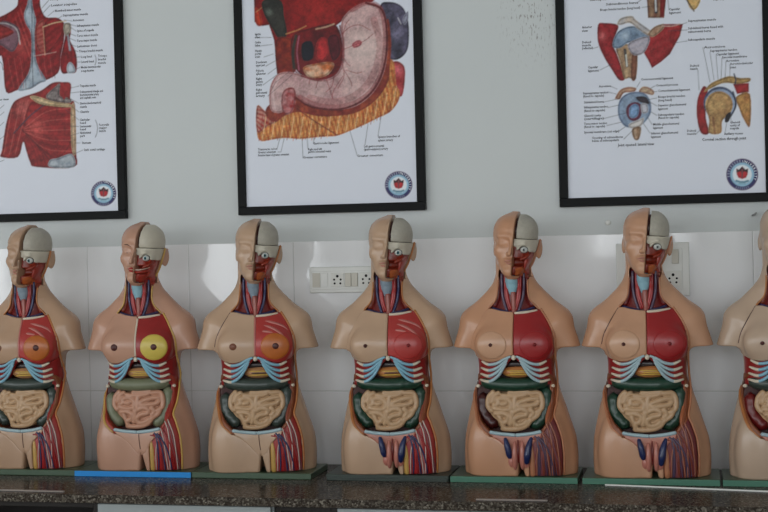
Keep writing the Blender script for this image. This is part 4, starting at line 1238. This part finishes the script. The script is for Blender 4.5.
def draw_back(s, T):
    # back muscles
    s.fill([(18, -30), (18, 0), (15, 8), (4, 15), (-12, 23), (-20, 40), (-24, 72), (-8, 74), (0, 56), (3, 64), (6, 92), (18, 90), (30, 89), (40, 83), (58, 73), (61, 55), (64, 40), (64, 26), (58, 18), (46, 17), (41, 8), (40, -2), (40, -30)],
           RED, DRED, fib=(.7, .55), f=1.1, amt=.55, hl=(22, 45, 10, (176, 70, 66)))
    s.fill([(0, 22), (12, 23), (20, 30), (18, 44), (12, 52), (2, 46), (-8, 40)], (130, 92, 104), (90, 60, 76), f=1.5)
    s.fill([(-14, 24), (2, 25), (14, 32), (4, 38), (-10, 42), (-18, 38)], (158, 44, 42), DRED, fib=(.3, 1), f=1.2)
    s.line([(-2, 23), (8, 24), (17, 30), (20, 44)], 1.4, (190, 186, 186), .8, True)
    s.fill([(29, -30), (28, 0), (24, 14), (26, 24), (31, 34), (31, 60), (28, 74), (18, 90), (30, 89), (40, 83), (46, 80), (38, 66), (35, 52), (35, 30), (36, 20), (33, 8), (32, -4), (33, -30)], (150, 164, 180), (196, 206, 214), f=1.4, amt=.6)
    s.line([(32, 6), (32, 40), (33, 86)], .8, (60, 64, 76), .9)
    for k in range(6):
        s.line([(8+k*3, 58), (10+k*3, 70), (14+k*2.4, 88)], .8, (84, 12, 16) if k % 2 else (190, 84, 78), .5, True)
        s.line([(38+k*3, 58), (39+k*3, 68), (42+k*2.6, 78)], .8, (84, 12, 16) if k % 2 else (190, 84, 78), .5, True)
        s.line([(20-k*1.2, 6+k*3), (24, 20+k*5), (30, 34+k*6)], .8, (84, 12, 16) if k % 2 else (190, 84, 78), .5, True)
    s.fill([(36, 26), (44, 20), (45, 40), (47, 54), (38, 50), (35, 38)], (150, 52, 48), (200, 110, 100), fib=(.3, 1), f=1.4)
    s.fill([(45, 22), (56, 18), (64, 23), (63, 34), (55, 46), (46, 54), (44, 40)], (150, 34, 36), DRED, fib=(.55, .8), f=1.3)
    s.line([(43, 27), (54, 23), (66, 21)], 1.2, (206, 178, 140), .9, True)
    s.line([(43, 27), (44, 40), (45, 55)], .9, (200, 150, 120), .8, True)
    s.line([(34, 56), (46, 54), (56, 52)], .9, (206, 170, 160), .7, True)
    s.fill([(64, 25), (70, 24), (71, 32), (70, 40), (75, 50), (77, 60), (76, 72), (69, 73), (62, 73), (60, 62), (63, 46), (65, 36)], RED, DRED, fib=(1, .1), f=1.5)
    s.fill([(64, 24), (70, 23), (71, 30), (67, 36), (64, 32)], (190, 178, 160), (150, 140, 130), f=2)
    s.line([(68, 36), (70, 50)], 2.2, (150, 160, 172), .8, True)
    s.fill([(67, 66), (70, 62), (74, 66), (75, 72), (68, 73)], (190, 200, 210), (150, 160, 176), f=2)
    # chest and shoulder muscles
    s.fill([(52, 83), (40, 91), (20, 98), (12, 105), (6, 124), (2, 150), (1, 157), (18, 157), (23, 142), (26, 150), (30, 162), (36, 167), (74, 167), (76, 150), (75, 105), (70, 100), (71, 84), (62, 82)], (154, 40, 40), DRED, fib=(.45, .9), f=.9, amt=.4, hl=(24, 108, 9, (190, 96, 90)))
    s.fill([(30, 103), (44, 104), (60, 106), (71, 110), (72, 140), (62, 156), (52, 158), (38, 146), (24, 130)], (158, 38, 38), (110, 22, 26), fib=(-.2, 1.0), f=.75, amt=.6, hl=(36, 128, 9, (196, 84, 78)))
    for k in range(9):
        s.line([(24, 128+k*.6), (46, 112+k*4.6), (71, 108+k*5.4)], .9, (96, 14, 18) if k % 2 else (204, 96, 88), .55, True)
    for k in range(5):
        s.line([(12+k*4, 106-k*1.4), (9+k*3.4, 124), (4+k*2.8, 154)], .9, (96, 14, 18) if k % 2 else (206, 110, 100), .5, True)
        s.line([(26+k*2, 134+k), (34+k*3, 150), (38+k*4, 165)], .9, (96, 14, 18), .5, True)
    s.line([(44, 105), (30, 116), (14, 133)], 1.6, (60, 50, 66), .8, True)
    s.line([(22, 130), (36, 144), (50, 160)], 1.3, (84, 20, 26), .8, True)
    s.fill([(30, 97), (36, 96), (52, 101), (70, 104), (72, 107), (52, 106), (38, 103)], (206, 176, 130), (236, 214, 176), f=2)
    s.fill([(46, 96), (56, 86), (60, 84), (60, 96), (70, 98), (70, 103), (52, 101)], (110, 96, 96), (190, 180, 176), f=3)
    s.line([(62, 84), (64, 98)], 2.6, (150, 30, 34)); s.line([(68, 84), (69, 98)], 2.4, (140, 34, 34))
    s.fill([(71, 108), (75, 107), (76, 150), (73, 154), (71, 140)], (196, 160, 120), (226, 200, 170), f=3)
    s.fill([(50, 160), (58, 158), (72, 154), (74, 167), (50, 167)], (150, 160, 172), (206, 210, 214), f=2)
    s.line([(3, 70), (2, 64), (-4, 58)], .6, INKC)
    labels(s, T, [('Semispinalis capitis muscle', 50, .5, 33, [(49, 0), (42, 8)]), ('Levator scapulae', 51, 6.5, 26, [(50, 5.5), (43, 13)]), ('Rhomboid minor muscle', 55, 12, 26, [(54, 11), (48, 16)]), ('Supraspinatus muscle', 63, 16.5, 25, [(62, 16), (56, 20)]),
                  ('Acromion', 73, 21.5, 11, [(72, 21), (64, 20)]), ('Infraspinatus muscle', 77, 27, 22, [(76, 26), (64, 23)]), ('Spine of scapula', 77, 32, 17, [(76, 31), (70, 27)]), ('Teres minor muscle', 77, 37, 21, [(76, 36), (68, 33)]),
                  ('Teres major muscle', 77, 42, 20, [(76, 41), (69, 38)]), ('Latissimus dorsi', 77, 47.5, 20, [(76, 46.5), (70, 44)]), ('Triceps brachii muscle', 79, 52.5, 24, [(78, 51.5), (73, 50)]), ('Long head', 81, 58, 11, [(80, 57), (73, 57)]),
                  ('Lateral head', 81, 63, 13, [(80, 62), (76, 62)]), ('Triceps', 98, 57, 9, None), ('brachii', 98, 60.5, 8, None), ('muscle', 98, 64, 8, None), ('Medial intermuscular', 81, 68.5, 20, [(80, 67.5), (76, 69)]), ('septum', 81, 72, 13, None),
                  ('Trapezius muscle', 80, 87, 16, [(79, 86), (71, 88)]), ('Deltopectoral triangle and', 80, 93, 23, [(79, 92), (70, 93)]), ('thoracoacromial artery', 80, 96, 19, None), ('and cephalic vein', 80, 99, 16, None),
                  ('Sternocleidomastoid', 80, 104.5, 21, [(79, 103.5), (71, 99)]), ('muscle', 80, 108, 7, None), ('Clavicle', 80, 113, 9, [(79, 112), (71, 106)]), ('Clavicular', 80, 121, 10, [(79, 120), (66, 110)]), ('head', 80, 124, 6, None),
                  ('Sternocostal', 80, 127.5, 11, [(79, 126.5), (70, 126)]), ('head', 80, 130.5, 6, None), ('Abdominal', 80, 134, 11, [(79, 133), (70, 136)]), ('part', 80, 137, 5, None), ('Pectoralis', 99, 126, 10, None), ('major', 99, 129, 8, None), ('muscle', 99, 132, 7, None),
                  ('Sternum', 82, 144, 9, [(80, 143), (75, 143)]), ('Sixth costal cartilage', 84, 151, 21, [(83, 150), (74, 154)]), ('Anterior view', -8, 101, 17, None)])
    s.line([(95, 55), (96, 58), (96, 62), (95, 65)], .6, INKC, .9)
    s.line([(95.5, 120), (97, 124), (97.5, 128), (97, 133), (95.5, 137)], .6, INKC, .9)
    for y0, y1 in ((117, 105), (124, 112), (135, 122), (147, 136), (166, 160)):
        s.line([(-10, y0), (4, y1)], .5, INKC, .7)

def draw_stomach(s, T):
    # liver, gall bladder and duodenum side
    s.fill([(254, -40), (254, 0), (254.5, 22), (262, 26), (269, 25), (274, 40), (276, 58), (277, 74), (284, 76), (292, 60), (300, 40), (330, 30), (352, 14), (372, 2), (388, -10), (392, -40)], (138, 18, 20), (96, 10, 12), fib=(1, .25), f=.35, amt=.7, hl=(320, 8, 26, (160, 34, 30)), smooth=False)
    s.fill([(255, 8), (260, 12), (262, 25), (256, 24)], (196, 60, 30), (150, 30, 20), f=1)
    s.line([(256, 12), (268, 3)], 1.0, (190, 130, 80), .8)
    s.fill([(262, 2), (272, -2), (282, 2), (284, 16), (287, 34), (280, 40), (272, 28), (264, 14)], (38, 40, 36), (66, 62, 54), f=.7, hl=(269, 12, 3, (110, 120, 110)))
    s.fill([(276, 40), (290, 38), (298, 44), (296, 70), (284, 78), (277, 72)], (112, 24, 18), (170, 60, 30), f=1.6, amt=.6)
    # lesser omentum pocket
    s.fill([(292, 36), (310, 28), (334, 24), (342, 40), (342, 62), (334, 76), (316, 80), (300, 74), (292, 60)], (122, 18, 22), (70, 12, 18), f=.8, amt=.8)
    s.fill([(302, 44), (312, 42), (313, 58), (303, 60)], (18, 20, 34), smooth=True)
    s.fill([(318, 40), (326, 38), (329, 52), (322, 62), (315, 56)], (190, 44, 46), (130, 24, 30), f=1.5)
    s.fill([(328, 38), (338, 36), (340, 54), (332, 60)], (84, 16, 28))
    s.line([(296, 36), (293, 52), (294, 70)], 3.0, (40, 48, 40), .9, True)
    s.line([(299, 36), (297, 52), (299, 70)], 1.4, (170, 90, 110), .8, True)
    s.line([(286, 34), (298, 30), (306, 26)], 1.2, (196, 140, 84), .8)
    s.line([(316, 29), (326, 27), (334, 24)], 1.6, (206, 170, 140), .8)
    s.fill([(303, 68), (314, 64), (330, 62), (334, 66), (326, 76), (310, 78)], (200, 110, 60), (232, 206, 178), f=1.6, amt=.8)
    s.line([(294, 70), (302, 76), (318, 79), (334, 74)], 2.0, (120, 14, 20), .8, True)
    # spleen
    s.fill([(380, 6), (390, 2), (400, 5), (406, 13), (409, 28), (408, 48), (402, 57), (394, 60), (386, 56), (384, 36)], (34, 34, 50), (104, 98, 124), f=1.3, amt=.7, hl=(397, 34, 7, (128, 122, 150)))
    s.fill([(403, 18), (408, 11), (408, 20), (404, 25)], (150, 150, 170))
    s.line([(398, 18), (401, 24)], 1.2, (190, 186, 196), .9)
    # colon flexure on the right
    s.fill([(388, 66), (396, 61), (404, 66), (405, 78), (402, 96), (394, 92), (388, 80)], (158, 34, 38), (206, 90, 96), f=1, hl=(398, 70, 3.5, (220, 110, 120)))
    # greater omentum
    s.fill([(257, 106), (266, 112), (276, 118), (290, 112), (310, 108), (340, 110), (364, 104), (382, 88), (386, 62), (394, 62), (396, 84), (400, 92), (398, 102), (390, 112), (378, 118), (366, 124), (350, 131), (336, 136), (320, 137), (300, 139), (284, 138), (270, 140), (261, 141), (257, 134)],
           (186, 92, 40), (224, 168, 96), fib=(1.6, -.35), f=1.0, amt=.8, edge=(150, 60, 30))
    s.fill([(257, 106), (266, 112), (278, 120), (268, 126), (257, 132)], (158, 26, 26), (226, 180, 160), fib=(.6, -1), f=1.5, amt=.6)
    for k in range(44):
        u = 260+k*3.1; w0 = 139 if u < 318 else 139-(u-318)*.30-max(0, u-378)*.5
        j = ((k*37) % 11)*.5
        s.line([(u+3, w0-26+j), (u+1.5, w0-13), (u-1, w0+1.5-j*.5)], .9, ((150, 46, 24), (240, 204, 150), (206, 110, 44))[k % 3], .75, True)
    s.fill([(386, 20), (391, 40), (390, 64), (388, 82), (376, 100), (358, 112), (338, 116), (316, 116), (298, 112), (284, 116), (276, 122), (266, 116), (270, 104), (300, 92), (340, 104), (370, 88)], (122, 30, 26), (176, 84, 44), f=1.2, amt=.5, edge=(120, 40, 28))
    # stomach
    s.fill([(341, 24), (346, 14), (356, 6), (368, 2), (380, 6), (386, 18), (388, 40), (386, 64), (380, 82), (370, 96), (356, 106), (338, 110), (320, 109), (306, 104), (296, 96), (290, 92), (286, 98), (284, 110), (278, 113), (271, 110), (269, 98), (271, 84), (278, 74), (290, 72), (302, 75), (320, 80), (334, 76), (342, 64), (343, 44)],
           (190, 150, 150), (214, 186, 182), f=.6, amt=.6, edge=(130, 30, 34), hl=(362, 50, 22, (222, 200, 194)))
    s.line([(352, 10), (366, 3), (380, 8), (385, 30), (384, 60), (376, 84), (360, 100), (338, 107), (316, 105), (300, 97)], 5.0, (140, 40, 44), .55, True)
    s.line([(366, 3), (382, 10), (387, 34), (385, 62), (376, 86), (360, 102), (338, 109.5), (312, 107), (296, 98)], 2.2, (90, 12, 18), .9, True)
    s.line([(374, 20), (380, 44), (376, 68), (366, 86), (350, 98), (330, 102), (310, 98)], 7.0, (150, 60, 60), .35, True)
    s.line([(340, 26), (343, 44), (342, 62), (334, 75), (318, 80), (302, 76)], 2.2, (120, 22, 28), .8, True)
    s.fill([(284, 90), (294, 88), (296, 100), (292, 112), (284, 114), (281, 102)], (150, 32, 36), (206, 150, 150), f=2.4, amt=.7)
    s.line([(279, 78), (273, 92), (275, 108)], 2.0, (226, 200, 200), .6, True)
    V = (140, 40, 48)
    s.fill([(352, 44), (358, 40), (362, 42), (360, 46), (354, 48)], (206, 110, 116))
    for p in ([(342, 34), (350, 27), (360, 25), (370, 30)], [(343, 34), (346, 24), (349, 20)], [(342, 50), (352, 46), (364, 41), (373, 34)], [(343, 56), (346, 62), (350, 66)], [(342, 62), (344, 76), (338, 88)], [(344, 70), (350, 80), (352, 86)],
              [(346, 70), (356, 73), (362, 72)], [(334, 76), (332, 86), (326, 92)], [(326, 78), (330, 90), (333, 99)], [(318, 80), (316, 88)], [(310, 78), (309, 84)], [(343, 76), (334, 90), (332, 98)]):
        s.line(p, .8, V, .75, True)
    s.line([(296, 108), (316, 122), (337, 135)], 1.3, (110, 30, 30), .9, True)
    s.line([(289, 72), (276, 82), (270, 92)], .5, INKC, .7)
    labels(s, T, [('Right lobe', 255, 35.5, 6, [(255, 37.5), (271, 37.5)]), ('of liver', 255, 38.5, 5, None), ('Caudate', 255, 43.5, 6, [(256, 46.5), (272, 44.5)]), ('lobe', 255, 46.5, 5, None), ('Hepatic', 255, 52, 7, [(264, 57), (273, 54)]), ('portal', 255, 55, 6, None), ('vein', 255, 58, 5, None),
                  ('Duodenum', 256, 63.5, 11, [(266, 66), (275, 61)]), ('upper part', 256, 66.5, 9, None), ('Pyloric', 256, 72, 8, [(268, 74), (276, 68)]), ('sphincter', 256, 75, 10, None), ('Right', 256, 80, 6, [(263, 85), (278, 74)]), ('gastric', 256, 83, 7, None), ('artery', 256, 86, 6, None),
                  ('Right', 256, 91, 6, [(268, 96), (292, 75)]), ('gastro-omental', 256, 94, 11, None), ('artery', 256, 97, 9, None),
                  ('Transverse colon', 258, 150.5, 19, [(280, 138), (277, 149)]), ('Greater omentum', 258, 153.5, 18, [(284, 139), (281, 152), (278, 152)]), ('Anterior layer of greater omentum', 258, 156.5, 31, None),
                  ('Gastrocolic ligament', 313, 144.5, 26, [(314, 138), (313.5, 143)]), ('Right and left', 308, 150.5, 14, [(307, 137), (308, 149)]), ('gastro-omental veins', 308, 153, 23, None), ('Greater curvature', 303, 158.5, 24, [(302, 137), (303, 158)]),
                  ('Left gastro-omental', 364, 147.5, 20, [(368, 124), (365, 145)]), ('(gastroepiploic) artery', 364, 150.5, 24, None), ('Greater omentum', 357, 157, 26, [(350, 131), (357, 155)]), ('Splenic branches of', 378, 138, 22, [(381, 117), (378, 136)]), ('splenic artery', 378, 141.5, 15, None)])

def draw_shoulder(s, T):
    # clipped figures along the top edge
    s.fill([(645, -30), (668, -30), (666, 0), (664, 18), (648, 18)], (150, 120, 92), (110, 50, 44), fib=(1, .1), f=.7, amt=.8, smooth=False)
    s.line([(655, -10), (656, 12)], 3.2, (60, 60, 66)); s.line([(655, -10), (656, 11)], 1.6, (206, 206, 206))
    s.fill([(660, -20), (667, -20), (664, 17), (660, 17)], (140, 34, 34), smooth=False)
    s.fill([(686, -20), (704, -20), (700, 2), (694, 10), (688, 4)], (206, 160, 90), (230, 200, 140), f=1.5)
    s.line([(684, -4), (694, 11)], 1.5, (70, 60, 60), .9)
    # joint from the front
    s.fill([(663, 24), (683, 24), (680, 36), (670, 54), (661, 62), (652, 68), (648, 60), (642, 50), (642, 38), (652, 32)], (150, 28, 34), (178, 60, 58), fib=(.5, .9), f=.7, amt=.5, smooth=False)
    s.fill([(598, 25), (604, 23), (618, 25), (616, 34), (613, 44), (617, 54), (622, 68), (625, 79), (619, 80), (612, 70), (604, 57), (598, 42)], (160, 36, 42), (120, 22, 30), fib=(1, -.4), f=.7, hl=(602, 36, 4, (200, 100, 100)))
    s.fill([(616, 47), (627, 44), (637, 50), (636, 78), (629, 78), (624, 78), (620, 62)], (190, 160, 124), (140, 104, 80), fib=(1, 0), f=.9, amt=.7)
    s.fill([(632, 54), (637, 50), (636, 78), (631, 78)], (130, 80, 60), (160, 100, 70), f=2)
    s.fill([(613, 47), (614, 38), (620, 30), (632, 26), (644, 29), (650, 36), (640, 41), (628, 43), (620, 48)], (120, 142, 168), (150, 170, 190), f=1.2, hl=(625, 36, 4, (184, 200, 214)))
    s.fill([(628, 44), (642, 37), (650, 38), (646, 50), (640, 55), (632, 54)], (184, 176, 186), (150, 150, 166), fib=(.4, 1), f=1.2)
    s.fill([(617, 24), (621, 18), (632, 16), (636, 20), (650, 30), (655, 33), (649, 36), (639, 30), (630, 23), (621, 25)], (206, 190, 176), (150, 164, 184), f=1.3)
    s.fill([(648, 34), (654, 27), (663, 24), (664, 28), (658, 34), (652, 37)], (160, 124, 100), (206, 180, 150), f=2)
    s.line([(662, 26), (672, 26), (680, 24)], 1.4, (200, 170, 160), .7, True)
    s.line([(625, 50), (626, 60), (627, 66)], 2.8, (52, 58, 66), .9); s.line([(626, 55), (627, 66)], 1.5, (214, 214, 206))
    # joint opened
    s.fill([(615, 98), (620, 90), (628, 87), (636, 88), (634, 92), (624, 93), (620, 99), (616, 99)], (196, 160, 130), (150, 90, 74), f=2, edge=(110, 30, 30))
    s.fill([(639, 92), (642, 87), (648, 87), (654, 91), (653, 95), (647, 94)], (206, 180, 150), (150, 100, 80), f=2, edge=(110, 30, 30))
    s.fill([(618, 106), (622, 97), (632, 92), (644, 93), (650, 100), (651, 112), (646, 121), (638, 127), (626, 127), (619, 118)], (128, 148, 176), (160, 180, 200), f=1.3, edge=(50, 60, 96))
    s.fill([(636, 97), (646, 97), (649, 104), (640, 102)], (60, 50, 60))
    s.fill([(626, 112), (628, 105), (635, 102), (641, 105), (641, 116), (635, 121), (629, 119)], (110, 50, 72), edge=(70, 30, 50))
    s.fill([(629, 112), (630, 107), (635, 104), (639, 107), (638, 115), (634, 118), (630, 117)], (120, 160, 206), (156, 186, 220), f=2)
    s.fill([(641, 104), (647, 104), (648, 112), (642, 113)], (190, 190, 200))
    s.fill([(629, 124), (638, 120), (644, 118), (642, 125), (636, 128), (630, 128)], (214, 208, 206))
    s.fill([(632, 129), (641, 127), (639, 139), (634, 139)], (150, 112, 84), (200, 176, 150), fib=(1, 0), f=1.2)
    # section through the joint
    s.fill([(700, 92), (704, 86), (708, 90), (706, 100), (706, 118), (709, 133), (701, 133), (697, 118), (697, 102)], (164, 38, 38), (120, 20, 24), fib=(1, .2), f=.8)
    s.fill([(704, 92), (710, 84), (720, 79), (730, 76), (740, 78), (750, 78), (749, 82), (738, 84), (724, 83), (712, 88)], (196, 160, 100), (150, 110, 60), f=1.6)
    s.fill([(733, 84), (749, 83), (749, 92), (737, 94)], (160, 34, 38), smooth=False)
    s.fill([(736, 97), (750, 94), (750, 126), (744, 120), (739, 108)], (196, 150, 84), (170, 84, 44), f=1.4)
    s.disc((720, 103), 16.5, (70, 82, 110)); s.disc((720, 104), 15, (150, 164, 190)); s.disc((719, 105), 13.8, (190, 156, 102))
    s.fill([(706, 106), (712, 94), (722, 92), (731, 98), (732, 108), (726, 116), (722, 122), (721, 133), (709, 133), (709, 120)], (196, 160, 106), (166, 120, 74), f=2.2, amt=.7, edge=(120, 84, 50))
    s.line([(713, 118), (715, 133)], 2.4, (110, 50, 40), .6)
    s.line([(733, 92), (736, 104), (732, 114), (727, 121)], 1.8, (54, 60, 84), .9, True)
    s.fill([(726, 115), (731, 112), (729, 121), (725, 122)], (40, 30, 36))
    s.line([(734, 74), (736, 80), (735, 84)], 1.6, (44, 54, 80), .9)
    # initials-like scribble at the top is left plain
    labels(s, T, [('Subscapular', 590, 1, 18, None), ('Subtendinous bursa', 606, 5.5, 32, [(638, 2), (644, -2)]), ('Biceps brachii tendon (long head)', 600, 11, 40, [(642, 7.5), (650, 6.5)]), ('Capsular', 669, 10.5, 11, [(668, 0), (669, 10)]), ('ligament', 669, 14, 12, None), ('Supraspinatus', 713, .5, 20, None),
                  ('Anterior', 582, 28.5, 10, None), ('view', 582, 32, 6, None), ('Deltoid', 582, 43.5, 9, [(593, 48.5), (598, 47)]), ('muscle', 582, 46.5, 9, None), ('(reflected)', 582, 49.5, 11, None), ('Capsular', 588, 68.5, 10, [(600, 70), (612, 64)]), ('ligament', 588, 72, 11, None),
                  ('Supraspinatus muscle', 688, 22, 28, [(687, 22.5), (681, 24.5)]), ('Subdeltoid bursa fused with', 688, 29.5, 35, [(687, 30), (668, 31)]), ('subacromial bursa', 688, 33, 23, None), ('Subscapularis muscle', 688, 41, 27, [(687, 41), (674, 43)]),
                  ('Coracoacromial ligament', 641, 80.5, 32, [(640, 82), (637, 87)]), ('Coracoid process', 656, 86.5, 22, [(655, 86), (651, 88)]), ('Coracohumeral ligament', 658, 92, 32, [(657, 91.5), (652, 92)]), ('Biceps brachii tendon', 658, 98, 27, [(657, 98), (646, 100)]), ('(long head)', 658, 101.5, 14, None), ('Superior glenohumeral', 658, 106.5, 28, [(657, 106), (648, 101)]), ('ligament', 658, 110, 10, None), ('Subscapularis tendon', 658, 116, 26, [(657, 115.5), (651, 112)]), ('(fused to capsule)', 658, 119, 21, None), ('Middle glenohumeral', 653, 125.5, 26, [(652, 124.5), (648, 118)]), ('ligament', 653, 129, 10, None), ('Inferior glenohumeral', 651, 134.5, 27, [(650, 133), (643, 123)]), ('ligament', 651, 138, 10, None),
                  ('Acromion', 599, 87.5, 12, [(611, 86.5), (617, 89)]), ('Supraspinatus tendon', 583, 94.5, 25, [(608, 92), (616, 94)]), ('(fused to capsule)', 583, 97.5, 21, None), ('Subdeltoid bursa', 584, 103.5, 20, [(604, 102), (620, 98.5)]), ('Infraspinatus tendon', 584, 108.5, 24, [(608, 107.5), (619, 105)]), ('(fused to capsule)', 584, 112, 21, None), ('Glenoid cavity', 584, 117, 17, [(604, 118.5), (626, 113)]), ('(cartilage)', 584, 120, 20, None), ('Teres minor tendon', 584, 125, 23, [(607, 125.5), (622, 122)]), ('(fused to capsule)', 584, 128, 21, None), ('Synovial membrane (cut edge)', 584, 133.5, 35, [(619, 131), (625, 127)]), ('Opening of subtendinous', 592, 139, 31, [(624, 139), (632, 131)]), ('bursa of subscapularis', 592, 142, 27, None),
                  ('Acromion', 704, 48.5, 21, [(703, 47.5), (710, 82)]), ('Supraspinatus tendon', 710, 52, 27, [(710, 52), (714, 80)]), ('Capsular ligament', 716, 55.5, 23, [(716, 55), (718, 79)]), ('Synovial membrane', 722, 58.5, 25, [(722, 58), (721, 79)]), ('Acromion', 726, 62, 13, [(726, 61.5), (725, 78)]), ('Acromioclavicular', 730, 65, 23, [(730, 64.5), (730, 76)]), ('joint', 730, 68.5, 6, None), ('Deltoid', 690, 67, 9, [(698, 70), (699, 90)]), ('muscle', 690, 70, 8, None), ('Glenoid', 730, 123.5, 10, [(731, 121), (731, 114)]), ('cavity of', 730, 126.5, 10, None), ('scapula', 730, 129.5, 9, None), ('Axillary recess', 724, 135, 19, [(725, 133), (727, 121)]), ('Deltoid', 687, 132, 9, None), ('muscle', 687, 135, 9, [(696, 134), (700, 130)])])
    T.put('Joint opened: lateral view', 618, 146.5, 2.9, 36); T.put('Coronal section through joint', 702, 141, 2.9, 44)

poster(-2.150, -1.495, .855, 1.775, 'black-framed poster of red back and chest muscles above the leftmost torsos', draw_back, ((103.6, 193.4), 12.7))
poster(-1.081, -.426, .8545, 1.775, 'black-framed poster of a pale stomach with red liver and orange fringe', draw_stomach, ((398.6, 185.0), 13.8))
poster(.019, .697, .851, 1.775, 'black-framed poster of shoulder joint diagrams above the right-hand torsos', draw_shoulder, ((742.2, 174.5), 16.0))
